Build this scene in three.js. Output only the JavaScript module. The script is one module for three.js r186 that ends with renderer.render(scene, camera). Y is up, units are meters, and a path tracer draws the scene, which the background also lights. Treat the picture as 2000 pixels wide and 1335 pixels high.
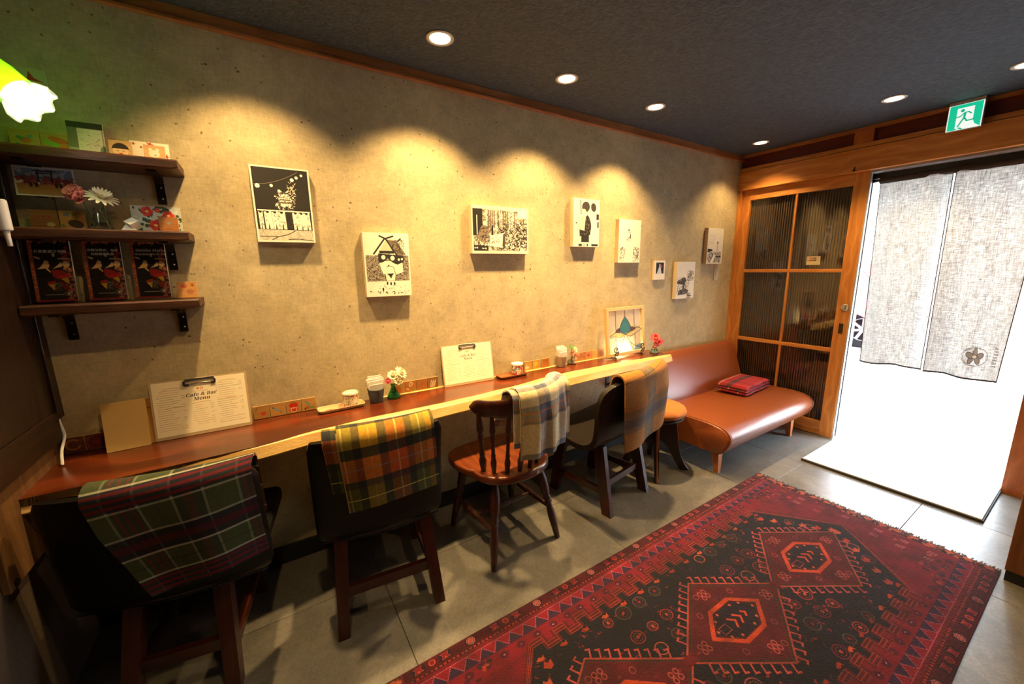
import * as THREE from 'three';
import { RoundedBoxGeometry } from 'three/addons/geometries/RoundedBoxGeometry.js';
import { mergeGeometries, toCreasedNormals } from 'three/addons/utils/BufferGeometryUtils.js';
import { RectAreaLightUniformsLib } from 'three/addons/lights/RectAreaLightUniformsLib.js';

// ---------- camera, sky, sun, exposure ----------
// x runs along the picture wall towards the street door, z away from that wall, y up; the far corner is the origin
const scene = new THREE.Scene();
const camera = new THREE.PerspectiveCamera(82.439, 2000 / 1335, 0.05, 200);
camera.position.set(-3.7566, 1.4, 2.0246);
camera.rotation.order = 'YXZ';
camera.rotation.set(-0.186834, -0.566083, -0.013448);
scene.background = new THREE.Color().setRGB(0.74, 0.91, 1.08);
scene.backgroundIntensity = 22;
const sun = new THREE.DirectionalLight(new THREE.Color().setRGB(1, 0.95, 0.86), 34);
sun.position.set(-3.5, 9, 6); sun.target.position.set(3, 0, 0);
sun.castShadow = true; sun.shadow.mapSize.set(2048, 2048);
Object.assign(sun.shadow.camera, { left: -12, right: 12, top: 12, bottom: -12, near: 0.5, far: 40 });
scene.add(sun, sun.target);
const renderer = new THREE.WebGLRenderer({ antialias: true });
renderer.toneMapping = THREE.LinearToneMapping;
renderer.toneMappingExposure = 1.0;
renderer.shadowMap.enabled = true;
RectAreaLightUniformsLib.init();
const WARM = new THREE.Color().setRGB(1, 0.648, 0.262);

// ---------- helpers ----------
const V = (x, y, z) => new THREE.Vector3(x, y, z);
function rng(seed) { let s = seed >>> 0; return () => { s = (s + 0x6d2b79f5) >>> 0; let t = Math.imul(s ^ (s >>> 15), 1 | s); t = (t + Math.imul(t ^ (t >>> 7), 61 | t)) ^ t; return ((t ^ (t >>> 14)) >>> 0) / 4294967296; }; }
function hash(x, y, s) { let h = Math.imul(x, 374761393) + Math.imul(y, 668265263) + Math.imul(s, 974634777); h = Math.imul(h ^ (h >>> 13), 1274126177); return ((h ^ (h >>> 16)) >>> 0) / 4294967296; }
function noise(x, y, s = 1, px = 1e6, py = 1e6) {
  const xi = Math.floor(x), yi = Math.floor(y), fx = x - xi, fy = y - yi, u = fx * fx * (3 - 2 * fx), v = fy * fy * (3 - 2 * fy);
  const m = (a, p) => ((a % p) + p) % p;
  const a = hash(m(xi, px), m(yi, py), s), b = hash(m(xi + 1, px), m(yi, py), s), c = hash(m(xi, px), m(yi + 1, py), s), d = hash(m(xi + 1, px), m(yi + 1, py), s);
  return a + (b - a) * u + (c - a) * v + (a - b - c + d) * u * v;
}
function fbm(x, y, s, o = 4, px = 1e6, py = 1e6) { let t = 0, a = 0.5; for (let i = 0; i < o; i++) { t += a * noise(x, y, s + i, px, py); x *= 2; y *= 2; px *= 2; py *= 2; a *= 0.5; } return t / (1 - Math.pow(0.5, o)); }

function ni(g) { const h = g.index ? g.toNonIndexed() : g; for (const k of Object.keys(h.attributes)) if (!['position', 'normal', 'uv'].includes(k)) h.deleteAttribute(k); return h; }
const merge = (l) => mergeGeometries(l.map(ni));
function place(g, p = [0, 0, 0], r = [0, 0, 0]) { g.applyMatrix4(new THREE.Matrix4().compose(V(...p), new THREE.Quaternion().setFromEuler(new THREE.Euler(...r)), V(1, 1, 1))); return g; }
// box given by size and centre, edges rounded when r > 0
function bx(w, h, d, p, r = 0, rot) { return place(r ? new RoundedBoxGeometry(w, h, d, 2, Math.min(r, w / 2.01, h / 2.01, d / 2.01)) : new THREE.BoxGeometry(w, h, d), p, rot); }
// box from min to max corners
const bb = (x0, x1, y0, y1, z0, z1, r = 0) => bx(x1 - x0, y1 - y0, z1 - z0, [(x0 + x1) / 2, (y0 + y1) / 2, (z0 + z1) / 2], r);
// uv in metres, grain (texture u) along the given axis
function wuv(g, grain = 'x', s = 1, ou = 0, ov = 0) {
  g = ni(g); const p = g.attributes.position, uv = new Float32Array(p.count * 2), a = V(), b = V(), c = V();
  for (let i = 0; i < p.count; i += 3) {
    a.fromBufferAttribute(p, i); b.fromBufferAttribute(p, i + 1); c.fromBufferAttribute(p, i + 2);
    const n = b.clone().sub(a).cross(c.clone().sub(a)), ax = [Math.abs(n.x), Math.abs(n.y), Math.abs(n.z)], k = 'xyz'[ax.indexOf(Math.max(...ax))];
    let o = 'xyz'.replace(k, ''); let U = o.includes(grain) ? grain : o[0], W = o.replace(U, '');
    [a, b, c].forEach((q, j) => { uv[(i + j) * 2] = q[U] * s + ou; uv[(i + j) * 2 + 1] = q[W] * s + ov; });
  }
  g.setAttribute('uv', new THREE.BufferAttribute(uv, 2)); return g;
}
// skin a list of equal-length point loops; both ends capped
function loft(secs, crease = 0.6, cap = true) {
  const n = secs[0].length, pos = [], uv = []; let vl = 0;
  const push = (p, u, v) => { pos.push(p.x, p.y, p.z); uv.push(u, v); };
  const us = [0]; for (let i = 0; i < n; i++) us.push(us[i] + secs[0][i].distanceTo(secs[0][(i + 1) % n]));
  for (let k = 0; k + 1 < secs.length; k++) {
    const A = secs[k], B = secs[k + 1], v2 = vl + A[0].distanceTo(B[0]);
    for (let i = 0; i < n; i++) {
      const j = (i + 1) % n;
      push(A[i], us[i], vl); push(A[j], us[i + 1], vl); push(B[j], us[i + 1], v2);
      push(A[i], us[i], vl); push(B[j], us[i + 1], v2); push(B[i], us[i], v2);
    }
    vl = v2;
  }
  if (cap) for (const [S, f] of [[secs[0], 1], [secs[secs.length - 1], 0]]) {
    const c = S.reduce((a, p) => a.add(p), V()).multiplyScalar(1 / n);
    for (let i = 0; i < n; i++) { const a = S[i], b = S[(i + 1) % n]; const t = f ? [c, b, a] : [c, a, b]; t.forEach((p) => push(p, p.x + p.z, p.y + p.z)); }
  }
  const g = new THREE.BufferGeometry();
  g.setAttribute('position', new THREE.Float32BufferAttribute(pos, 3)); g.setAttribute('uv', new THREE.Float32BufferAttribute(uv, 2));
  return toCreasedNormals(g, crease);
}
// upright post whose cross-sections stay level
function leg(a, b, w, d, w2 = w, d2 = d) {
  const s = (p, w, d) => [V(p[0] - w / 2, p[1], p[2] - d / 2), V(p[0] - w / 2, p[1], p[2] + d / 2), V(p[0] + w / 2, p[1], p[2] + d / 2), V(p[0] + w / 2, p[1], p[2] - d / 2)];
  return b[1] > a[1] ? loft([s(a, w, d), s(b, w2, d2)]) : loft([s(b, w2, d2), s(a, w, d)]);
}
// level beam from a to b, h tall and w across
function beam(a, b, w, h) {
  const t = V(b[0] - a[0], 0, b[2] - a[2]).normalize(), n = V(-t.z, 0, t.x).multiplyScalar(w / 2);
  const s = (p) => [V(p[0], p[1] - h / 2, p[2]).sub(n), V(p[0], p[1] - h / 2, p[2]).add(n), V(p[0], p[1] + h / 2, p[2]).add(n), V(p[0], p[1] + h / 2, p[2]).sub(n)];
  return loft([s(a), s(b)]);
}
function tube(pts, r, seg = 24, rad = 8) {
  const c = new THREE.CatmullRomCurve3(pts.map((p) => V(...p))), g = new THREE.TubeGeometry(c, seg, r, rad);
  const e = [pts[0], pts[pts.length - 1]].map((p) => place(new THREE.SphereGeometry(r, rad, 4), p));
  return merge([g, ...e]);
}
const lathe = (pr, seg = 24) => new THREE.LatheGeometry(pr.map(([r, y]) => new THREE.Vector2(r, y)), seg);
// a turned piece between two points; profile entries are [share of the length, radius]
function turned(a, b, prof, seg = 14) {
  const A = V(...a), B = V(...b), L = A.distanceTo(B), g = lathe([[0, 0], ...prof.map(([t, r]) => [r, t * L]), [0, L]], seg);
  g.applyQuaternion(new THREE.Quaternion().setFromUnitVectors(V(0, 1, 0), B.clone().sub(A).normalize())); g.translate(A.x, A.y, A.z); return g;
}
// a closed sheet of cloth: f(u, v) gives the outer side, th the thickness
function sheet(f, nu, nv, th, uvf) {
  const P = [], Q = [], U = []; const e = 1e-3;
  for (let j = 0; j <= nv; j++) for (let i = 0; i <= nu; i++) {
    const u = i / nu, v = j / nv, p = f(u, v), du = f(Math.min(1, u + e), v).sub(f(Math.max(0, u - e), v)), dv = f(u, Math.min(1, v + e)).sub(f(u, Math.max(0, v - e)));
    const n = du.cross(dv).normalize(); P.push(p); Q.push(p.clone().addScaledVector(n, -th)); U.push(uvf(u, v));
  }
  const pos = [], uv = [], id = (i, j) => j * (nu + 1) + i;
  const put = (L, k) => { pos.push(L[k].x, L[k].y, L[k].z); uv.push(...U[k]); };
  for (let j = 0; j < nv; j++) for (let i = 0; i < nu; i++) {
    const a = id(i, j), b = id(i + 1, j), c = id(i + 1, j + 1), d = id(i, j + 1);
    [a, b, c, a, c, d].forEach((k) => put(P, k)); [a, c, b, a, d, c].forEach((k) => put(Q, k));
  }
  const side = (a, b) => { put(P, a); put(Q, a); put(Q, b); put(P, a); put(Q, b); put(P, b); };
  for (let i = 0; i < nu; i++) { side(id(i, 0), id(i + 1, 0)); side(id(i + 1, nv), id(i, nv)); }
  for (let j = 0; j < nv; j++) { side(id(0, j + 1), id(0, j)); side(id(nu, j), id(nu, j + 1)); }
  const g = new THREE.BufferGeometry();
  g.setAttribute('position', new THREE.Float32BufferAttribute(pos, 3)); g.setAttribute('uv', new THREE.Float32BufferAttribute(uv, 2));
  return toCreasedNormals(g, 1.0);
}
function extr(shape, depth, bev = 0, seg = 12) { return new THREE.ExtrudeGeometry(shape, { depth, bevelEnabled: bev > 0, bevelThickness: bev, bevelSize: bev, bevelSegments: 2, curveSegments: seg }); }
function roundRect(w, h, r, x = 0, y = 0) { const s = new THREE.Shape(); s.moveTo(x - w / 2 + r, y - h / 2); s.lineTo(x + w / 2 - r, y - h / 2); s.quadraticCurveTo(x + w / 2, y - h / 2, x + w / 2, y - h / 2 + r); s.lineTo(x + w / 2, y + h / 2 - r); s.quadraticCurveTo(x + w / 2, y + h / 2, x + w / 2 - r, y + h / 2); s.lineTo(x - w / 2 + r, y + h / 2); s.quadraticCurveTo(x - w / 2, y + h / 2, x - w / 2, y + h / 2 - r); s.lineTo(x - w / 2, y - h / 2 + r); s.quadraticCurveTo(x - w / 2, y - h / 2, x - w / 2 + r, y - h / 2); return s; }

const taken = {};
function numbered(n) { const k = taken[n] = (taken[n] ?? -1) + 1; return k ? n + '_' + String(k).padStart(3, '0') : n; }
function obj(name, geo, mat, parent = scene) { const m = new THREE.Mesh(Array.isArray(geo) ? merge(geo) : geo, mat); m.name = parent === scene ? numbered(name) : name; m.castShadow = m.receiveShadow = true; parent.add(m); return m; }
function tag(o, label, category, group) { o.userData = { label, category }; if (group) o.userData.group = group; return o; }
function thing(name, label, category, p = [0, 0, 0], turn = 0, group) { const g = new THREE.Group(); g.name = numbered(name); g.position.set(...p); g.rotation.y = turn; scene.add(g); return tag(g, label, category, group); }
function struct(name, geo, mat, label) { const m = obj(name, geo, mat); m.userData = { kind: 'structure', label, category: name.split('_')[0] }; return m; }
function structGroup(name, label, p = [0, 0, 0]) { const g = new THREE.Group(); g.name = numbered(name); g.position.set(...p); g.userData = { kind: 'structure', label, category: name.split('_')[0] }; scene.add(g); return g; }

// ---------- textures ----------
function canvas(w, h, draw) { const c = document.createElement('canvas'); c.width = w; c.height = h; draw(c.getContext('2d'), w, h); const t = new THREE.CanvasTexture(c); t.colorSpace = THREE.SRGBColorSpace; t.wrapS = t.wrapT = THREE.RepeatWrapping; t.anisotropy = 8; return t; }
function data(w, h, f, srgb = true) {
  const d = new Uint8Array(w * h * 4);
  for (let y = 0; y < h; y++) for (let x = 0; x < w; x++) { const c = f(x, y), i = (y * w + x) * 4; d[i] = c[0]; d[i + 1] = c[1]; d[i + 2] = c[2]; d[i + 3] = 255; }
  const t = new THREE.DataTexture(d, w, h); if (srgb) t.colorSpace = THREE.SRGBColorSpace; t.magFilter = THREE.LinearFilter; t.minFilter = THREE.LinearMipmapLinearFilter; t.generateMipmaps = true; t.wrapS = t.wrapT = THREE.RepeatWrapping; t.needsUpdate = true; return t;
}
const cl = (x) => Math.max(0, Math.min(255, x));
const mix = (a, b, t) => a.map((v, i) => v + (b[i] - v) * t);
// wood: 1 m along the grain, 1/3 m across
function woodTex(lo, hi, seed, rings = 9, fine = 60, w = 512, h = 256) {
  return data(w, h, (x, y) => {
    const u = x / w, v = y / h, wob = fbm(u * 4, v * 4, seed, 3, 4, 4), r = (v * rings + wob * 2.2) % 1, band = Math.pow(Math.abs(r - 0.5) * 2, 1.6);
    const f = noise(u * 10, v * fine, seed + 9, 10, fine) * 0.6 + noise(u * 40, v * fine * 2, seed + 12, 40, fine * 2) * 0.4;
    const t = band * 0.5 + f * 0.42 + (fbm(u * 3, v * 3, seed + 20, 2, 3, 3) - 0.5) * 0.4; return mix(lo, hi, Math.max(0, Math.min(1, t))).map(cl);
  });
}
const grayTex = (w, h, f) => data(w, h, (x, y) => { const v = cl(f(x / w, y / h) * 255); return [v, v, v]; }, false);
const fineBump = grayTex(256, 256, (u, v) => fbm(u * 32, v * 32, 5, 3, 32, 32));
const weaveBump = grayTex(256, 256, (u, v) => 0.5 + 0.25 * Math.sin(u * Math.PI * 128) * Math.sin(v * Math.PI * 128) + 0.3 * (noise(u * 64, v * 64, 3, 64, 64) - 0.5));
function rep(t, x, y) { const c = t.clone(); c.repeat.set(x, y); c.needsUpdate = true; return c; }
function std(o) { return new THREE.MeshStandardMaterial(o); }
function phys(o) { return new THREE.MeshPhysicalMaterial(o); }
const lin = (r, g, b) => new THREE.Color().setRGB(r, g, b);
function wood(lo, hi, seed, o = {}, rings, fine) { const t = woodTex(lo, hi, seed, rings, fine); t.repeat.set(1, 3); return phys({ map: t, roughness: 0.5, bumpMap: rep(fineBump, 4, 12), bumpScale: 0.0006, ...o }); }
const M = {};
M.cedar = wood([184, 110, 44], [226, 160, 80], 11, { roughness: 0.48 }, 5);
M.cedarDark = wood([164, 88, 38], [202, 122, 58], 14, { roughness: 0.5 }, 4);
M.redPanel = wood([88, 24, 12], [112, 36, 18], 17, { roughness: 0.6 }, 4);
M.trim = wood([150, 88, 44], [196, 128, 70], 19, { roughness: 0.5 }, 4);
M.heart = wood([58, 20, 8], [132, 58, 24], 21, { roughness: 0.26, clearcoat: 0.35, clearcoatRoughness: 0.18, bumpScale: 0.0003 }, 3, 110);
M.sap = wood([204, 160, 92], [232, 200, 138], 23, { roughness: 0.42 }, 5);
M.walnut = wood([24, 11, 6], [48, 23, 13], 25, { roughness: 0.42 }, 6);
M.shelf = wood([48, 24, 12], [98, 54, 26], 27, { roughness: 0.5 }, 7);
M.chairWood = wood([48, 16, 9], [78, 30, 16], 29, { roughness: 0.36, clearcoat: 0.25, clearcoatRoughness: 0.25 }, 4);
M.seatWood = wood([84, 36, 14], [128, 62, 24], 31, { roughness: 0.34, clearcoat: 0.4, clearcoatRoughness: 0.2 }, 6);
M.endBoard = wood([92, 62, 34], [134, 96, 56], 33, { roughness: 0.6 }, 5);
M.ply = wood([150, 92, 48], [186, 126, 72], 35, { roughness: 0.45 }, 4);
M.blackLeather = phys({ color: lin(0.005, 0.004, 0.0035), specularIntensity: 0.45, roughness: 0.42, bumpMap: rep(fineBump, 6, 6), bumpScale: 0.0012 });
M.brownLeather = phys({ color: lin(0.010, 0.007, 0.005), specularIntensity: 0.6, roughness: 0.36, bumpMap: rep(fineBump, 6, 6), bumpScale: 0.001 });
M.sofa = phys({ color: lin(0.25, 0.066, 0.022), roughness: 0.28, bumpMap: rep(fineBump, 10, 10), bumpScale: 0.0006 });
M.black = std({ color: lin(0.012, 0.012, 0.013), roughness: 0.55 });
M.iron = std({ color: lin(0.03, 0.022, 0.018), roughness: 0.4, metalness: 0.7 });
M.steel = std({ color: lin(0.6, 0.6, 0.6), roughness: 0.28, metalness: 1 });
M.white = std({ color: lin(0.78, 0.78, 0.76), roughness: 0.5 });
M.paper = std({ color: lin(0.80, 0.76, 0.66), roughness: 0.85 });
M.glass = phys({ color: lin(0.96, 0.98, 0.97), roughness: 0.02, transmission: 1, thickness: 0.01, ior: 1.48 });
M.pane = phys({ color: lin(1, 1, 1), roughness: 0.02, transmission: 1, thickness: 0, ior: 1.5 });
M.acrylic = phys({ color: lin(0.97, 0.98, 0.98), roughness: 0.04, transmission: 1, thickness: 0, ior: 1.49 });
M.stem = std({ color: lin(0.07, 0.16, 0.03), roughness: 0.6 });
M.leaf = std({ color: lin(0.10, 0.24, 0.04), roughness: 0.55 });
const flat = (r, g, b, ro = 0.6) => std({ color: lin(r, g, b), roughness: ro });
// ---------- the room ----------
const H = 2.35, XL = -4.45, ZB = 3.1;   // ceiling height, end wall, wall behind the camera
{ // picture wall: washi-like paper with fibres and dark flecks
  const R = rng(4), w = 2048, h = 1088, fl = [];
  for (let i = 0; i < 1300; i++) fl.push([R() * w, R() * h, 0.5 + R() * 0.8 + (R() > 0.95 ? 0.7 : 0), R() * 3.14, R()]);
  const base = data(w, h, (x, y) => {
    const a = fbm(x / 26, y / 26, 31, 3), b = noise(x / 1.7, y / 7, 40) * 0.5 + noise(x / 7, y / 1.7, 41) * 0.5, c = fbm(x / 190, y / 190, 50, 3);
    const t = 0.93 + (a - 0.5) * 0.13 + (b - 0.5) * 0.15 + (c - 0.5) * 0.14; return [cl(198 * t), cl(181 * t), cl(142 * t)];
  });
  const d = base.image.data;
  for (const [fx, fy, r, an, k] of fl) for (let y = -4; y <= 4; y++) for (let x = -4; x <= 4; x++) {
    const px = Math.round(fx + x), py = Math.round(fy + y); if (px < 0 || py < 0 || px >= w || py >= h) continue;
    const c = Math.cos(an), s = Math.sin(an), e = Math.hypot((x * c + y * s) / 1.6, -x * s + y * c) / r; if (e > 1) continue;
    const i = (py * w + px) * 4, f = 1 - (0.45 + 0.35 * k) * (1 - e * e * 0.6); d[i] *= f; d[i + 1] *= f * 0.95; d[i + 2] *= f * 0.9;
  }
  base.needsUpdate = true;
  const m = std({ map: base, roughness: 0.82, bumpMap: rep(fineBump, 10, 6), bumpScale: 0.0003 });
  const g = bb(XL - 0.1, 0.12, 0, H + 0.1, -0.12, 0), uv = g.attributes.uv, p = g.attributes.position;
  for (let i = 0; i < p.count; i++) uv.setXY(i, (p.getX(i) - XL) / -XL, p.getY(i) / H);
  struct('wall_back', g, m, 'beige paper-textured wall with dark flecks behind the long counter');
  M.wall = m;
}
M.plaster = std({ color: lin(0.055, 0.034, 0.02), roughness: 0.85, bumpMap: rep(fineBump, 8, 8), bumpScale: 0.001 });
struct('wall_left', bb(XL - 0.12, XL, 0, H + 0.1, 0, ZB + 0.1), M.plaster, 'dark brown end wall at the head of the counter');
struct('wall_front', bb(XL - 0.1, 0.12, 0, H + 0.1, ZB, ZB + 0.1), M.plaster, 'brown wall across the room from the counter');
{ // ceiling: dark charcoal embossed paper
  const m = std({ map: rep(data(512, 512, (x, y) => { const t = 0.8 + 0.4 * fbm(x / 8, y / 8, 61, 3, 64, 64); return [66 * t, 74 * t, 84 * t]; }), 5, 3.4), roughness: 0.8, bumpMap: rep(fineBump, 14, 10), bumpScale: 0.004 });
  struct('ceiling', bb(XL - 0.1, 0.12, H, H + 0.1, 0, ZB), m, 'dark charcoal ceiling of embossed paper');
}
{ // floor: large stone slabs on a bed
  const g = structGroup('floor', 'floor of large grey stone slabs');
  obj('bed', bb(XL - 0.1, 0.02, -0.1, -0.012, -0.1, ZB + 0.1), flat(0.05, 0.05, 0.05), g);
  const mk = (r, gg, b, s, ro) => std({ map: data(512, 512, (x, y) => { const t = 0.72 + 0.34 * fbm(x / 90, y / 90, s, 4) + 0.16 * noise(x / 2.3, y / 2.3, s + 7) + 0.1 * fbm(x / 14, y / 14, s + 3, 2) + (fbm(x / 40 + y / 90, y / 60, s + 5, 2) > 0.68 ? 0.06 : 0); return [cl(r * t), cl(gg * t), cl(b * t)]; }), roughness: ro, bumpMap: rep(fineBump, 3, 3), bumpScale: 0.0003 });
  const slab = [mk(109, 106, 100, 71, 0.34), mk(106, 103, 98, 75, 0.34), mk(111, 107, 101, 79, 0.34)];
  const xs = [XL - 0.05, -3.43, -2.35, -1.27, -0.62, 0.02], zs = [-0.02, 0.36, 0.96, 1.56, 2.16, 2.76, ZB + 0.02];
  let k = 0;
  for (let i = 0; i + 1 < xs.length; i++) for (let j = 0; j + 1 < zs.length; j++) { const m = slab[k++ % 3]; obj('slab', wuv(bb(xs[i] + 0.001, xs[i + 1] - 0.001, -0.02, 0, zs[j] + 0.001, zs[j + 1] - 0.001, 0.0015), 'x', 0.9, i * 0.37, j * 0.61), m, g); }
}
{ const g = structGroup('trim_1', 'narrow two-step wooden cornice between picture wall and ceiling');
  obj('cornice', wuv(bb(XL, 0, H - 0.04, H, 0, 0.016, 0.002)), M.trim, g); obj('fillet', wuv(bb(XL, 0, H - 0.05, H - 0.038, 0, 0.022, 0.002)), M.trim, g); }
struct('baseboard_back', wuv(bb(XL, -1.3, 0, 0.09, 0, 0.012, 0.002)), M.black, 'black skirting board under the counter');
// end wall: pale support board under the counter, dark cabinet above it
{ const g = structGroup('trim_2', 'brown upright board on the end wall under the dark cabinet', [XL, 0, 0]);
  obj('board', wuv(bb(0, 0.018, 0.53, 0.82, 0.05, 0.485, 0.003), 'y'), M.endBoard, g); obj('knot', place(new THREE.CylinderGeometry(0.012, 0.012, 0.004, 14), [0.0185, 0.545, 0.455], [0, 0, Math.PI / 2]), M.walnut, g); }

// ---------- street-door wall (x = 0) ----------
{
  const g = structGroup('wall_right', 'wooden street-door wall with header beam and red-brown transom panels');
  obj('corner_post', wuv(bb(-0.03, 0.09, 0, 2.2, 0, 0.035, 0.002), 'y'), M.cedar, g);
  obj('header_beam', wuv(bb(-0.045, 0.09, 2.05, 2.205, 0, ZB, 0.003), 'z'), M.cedar, g);
  obj('lower_rail', wuv(bb(-0.03, 0.09, 2.21, 2.24, 0, ZB, 0.002), 'z'), M.cedar, g);
  obj('upper_rail', wuv(bb(-0.03, 0.09, 2.328, H, 0, ZB, 0.002), 'z'), M.trim, g);
  for (const [z0, z1] of [[0.80, 0.91], [1.78, 1.89]]) obj('strut', wuv(bb(-0.03, 0.09, 2.24, 2.328, z0, z1, 0.002), 'y'), M.cedarDark, g);
  for (const [z0, z1] of [[0, 0.80], [0.91, 1.78], [1.89, ZB]]) obj('transom_panel', wuv(bb(0.0, 0.08, 2.24, 2.328, z0, z1), 'z'), M.redPanel, g);
  obj('jamb_post', wuv(bb(-0.05, 0.14, 0, 2.05, 1.787, 1.905, 0.003), 'y'), M.cedarDark, g);
  obj('wall_panel', wuv(bb(-0.02, 0.1, 0, 2.05, 1.905, ZB), 'y'), M.cedarDark, g);
  obj('outer_lintel', bb(0.09, 0.26, 2.0, 2.45, -0.12, ZB), M.black, g);
  obj('outer_jamb', bb(0.10, 0.16, 0, 2.02, -0.12, 0.908), flat(0.12, 0.12, 0.13), g);
  obj('door_track', bb(0.0, 0.12, 2.036, 2.05, 0.916, 1.787), flat(0.32, 0.32, 0.34, 0.4), g);
  obj('threshold', bb(0.0, 0.12, -0.06, 0.004, 0.0, ZB), flat(0.35, 0.34, 0.33, 0.4), g);
  obj('coat_hook', merge([tube([[-0.046, 2.062, 0.83], [-0.06, 2.066, 0.83], [-0.072, 2.06, 0.835], [-0.074, 2.078, 0.842]], 0.004, 12, 6), bx(0.006, 0.02, 0.012, [-0.047, 2.064, 0.83], 0.002)]), M.iron, g);
}
{ // sliding door: timber frame, six panes, reed screen behind the glass
  const g = structGroup('door_1', 'wooden sliding door with six dark panes beside the leather bench');
  const W = (name, x0, x1, y0, y1, z0, z1, gr) => obj(name, wuv(bb(x0, x1, y0, y1, z0, z1, 0.002), gr), M.cedar, g);
  W('stile', 0.0, 0.035, 0.012, 2.05, 0.035, 0.098, 'y');
  const st = W('stile', 0.0, 0.035, 0.012, 2.05, 0.825, 0.912, 'y');
  W('top_rail', 0.0, 0.035, 1.965, 2.048, 0.098, 0.825, 'z'); W('bottom_rail', 0.0, 0.035, 0.012, 0.125, 0.098, 0.825, 'z');
  for (const [y0, y1] of [[1.335, 1.362], [0.712, 0.742]]) W('cross_rail', 0.003, 0.032, y0, y1, 0.098, 0.825, 'z');
  for (const [y0, y1] of [[0.125, 0.712], [0.742, 1.335], [1.362, 1.965]]) {
    W('muntin', 0.004, 0.03, y0, y1, 0.454, 0.469, 'y');
    for (const [z0, z1] of [[0.098, 0.454], [0.469, 0.825]]) obj('pane', bb(0.016, 0.017, y0, y1, z0, z1), M.pane, g);
  }
  const R = rng(8), reeds = [], mats = [];
  for (let z = 0.045; z < 0.9; z += 0.0185) reeds.push(place(new THREE.CylinderGeometry(0.0062 + R() * 0.001, 0.0065, 1.98, 8, 1), [0.05 + R() * 0.002, 1.03, z]));
  const rs = obj('reed_screen', reeds, std({ color: lin(0.07, 0.042, 0.022), roughness: 0.6 }), g); rs.userData.kind = 'stuff'; rs.userData.label = 'dark vertical reed screen behind the panes';
  obj('backing_board', bb(0.062, 0.07, 0.02, 2.04, 0.036, 0.91), flat(0.014, 0.009, 0.007), g);
  obj('edge_strip', bb(0.005, 0.032, 0.012, 2.05, 0.912, 0.92), flat(0.45, 0.45, 0.46, 0.35), g);
  const lk = obj('lock', merge([place(lathe([[0, 0], [0.026, 0], [0.026, 0.004], [0.021, 0.006], [0.019, 0.004], [0, 0.004]], 28), [0, 1.07, 0.878], [0, 0, Math.PI / 2])]), M.steel, g);
  obj('thumb_turn', bx(0.014, 0.03, 0.007, [-0.01, 1.07, 0.878], 0.002), M.steel, lk);
  const pl = obj('pull', bb(-0.002, 0.004, 0.872, 0.942, 0.862, 0.882, 0.001), flat(0.03, 0.02, 0.015, 0.4), g);
  obj('pull_rim', merge([bb(-0.003, 0.0, 0.942, 0.945, 0.86, 0.884), bb(-0.003, 0.0, 0.869, 0.872, 0.86, 0.884), bb(-0.003, 0.0, 0.869, 0.945, 0.882, 0.885), bb(-0.003, 0.0, 0.869, 0.945, 0.859, 0.862)]), M.iron, pl);
  const sticker = canvas(256, 200, (c, w, h) => {
    c.fillStyle = '#b9a884'; c.fillRect(0, 0, w, h); c.fillStyle = '#cdb98e'; c.fillRect(0, 128, w, 72);
    c.fillStyle = '#b3202a'; c.beginPath(); c.moveTo(62, 34); c.lineTo(120, 34); c.lineTo(112, 52); c.lineTo(56, 52); c.fill(); c.beginPath(); c.moveTo(46, 86); c.lineTo(112, 78); c.lineTo(104, 104); c.lineTo(40, 104); c.fill();
    c.fillStyle = '#3c2a20'; c.beginPath(); c.moveTo(120, 34); c.lineTo(182, 30); c.lineTo(172, 52); c.lineTo(112, 52); c.fill(); c.beginPath(); c.moveTo(112, 88); c.lineTo(168, 74); c.lineTo(176, 52); c.lineTo(188, 52); c.lineTo(170, 104); c.lineTo(104, 104); c.fill();
    c.fillStyle = '#9a845c'; for (let i = 0; i < 9; i++) c.fillRect(60 + i * 17, 150, 11, 5); for (let i = 0; i < 6; i++) c.fillRect(130 + i * 15, 172, 10, 4);
  });
  const s = obj('door_sticker', place(new THREE.BoxGeometry(0.095, 0.068, 0.0006), [0.0155, 1.428, 0.628], [0, -Math.PI / 2, 0]), std({ map: sticker, roughness: 0.5 }), g); s.userData.label = 'cream sticker with a red and black emblem';
}
// ---------- outdoors ----------
{
  const m = std({ map: rep(data(256, 256, (x, y) => { const t = 0.9 + 0.2 * fbm(x / 8, y / 8, 91, 3, 32, 32); return [200 * t, 200 * t, 198 * t]; }), 8, 8), roughness: 0.9 });
  const st = obj('ground', bb(0.12, 26, -0.3, -0.005, -12, 14), m); st.userData = { kind: 'structure', label: 'sunlit pale concrete street outside the door', category: 'ground' };
  const hs = thing('street_house', 'white house front across the street behind the car', 'house', [9.5, -0.005, 0]);
  obj('facade', bb(0, 3, 0, 5.2, -9, 9), flat(0.75, 0.75, 0.73), hs);
  for (const z of [-6, -3.6, 3.2, 5.6]) { const w = obj('window', bb(-0.03, 0.02, 1.1, 2.3, z, z + 1.2), flat(0.3, 0.34, 0.38, 0.2), hs); obj('window_frame', merge([bb(-0.05, -0.02, 1.05, 1.1, z - 0.05, z + 1.25), bb(-0.05, -0.02, 2.3, 2.35, z - 0.05, z + 1.25), bb(-0.05, -0.02, 1.1, 2.3, z - 0.05, z), bb(-0.05, -0.02, 1.1, 2.3, z + 1.2, z + 1.25), bb(-0.04, -0.02, 1.1, 2.3, z + 0.58, z + 0.62)]), M.white, w); }
  obj('roof', bb(-0.4, 3.2, 5.2, 5.4, -9.3, 9.3), flat(0.2, 0.2, 0.21), hs);
}
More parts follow.
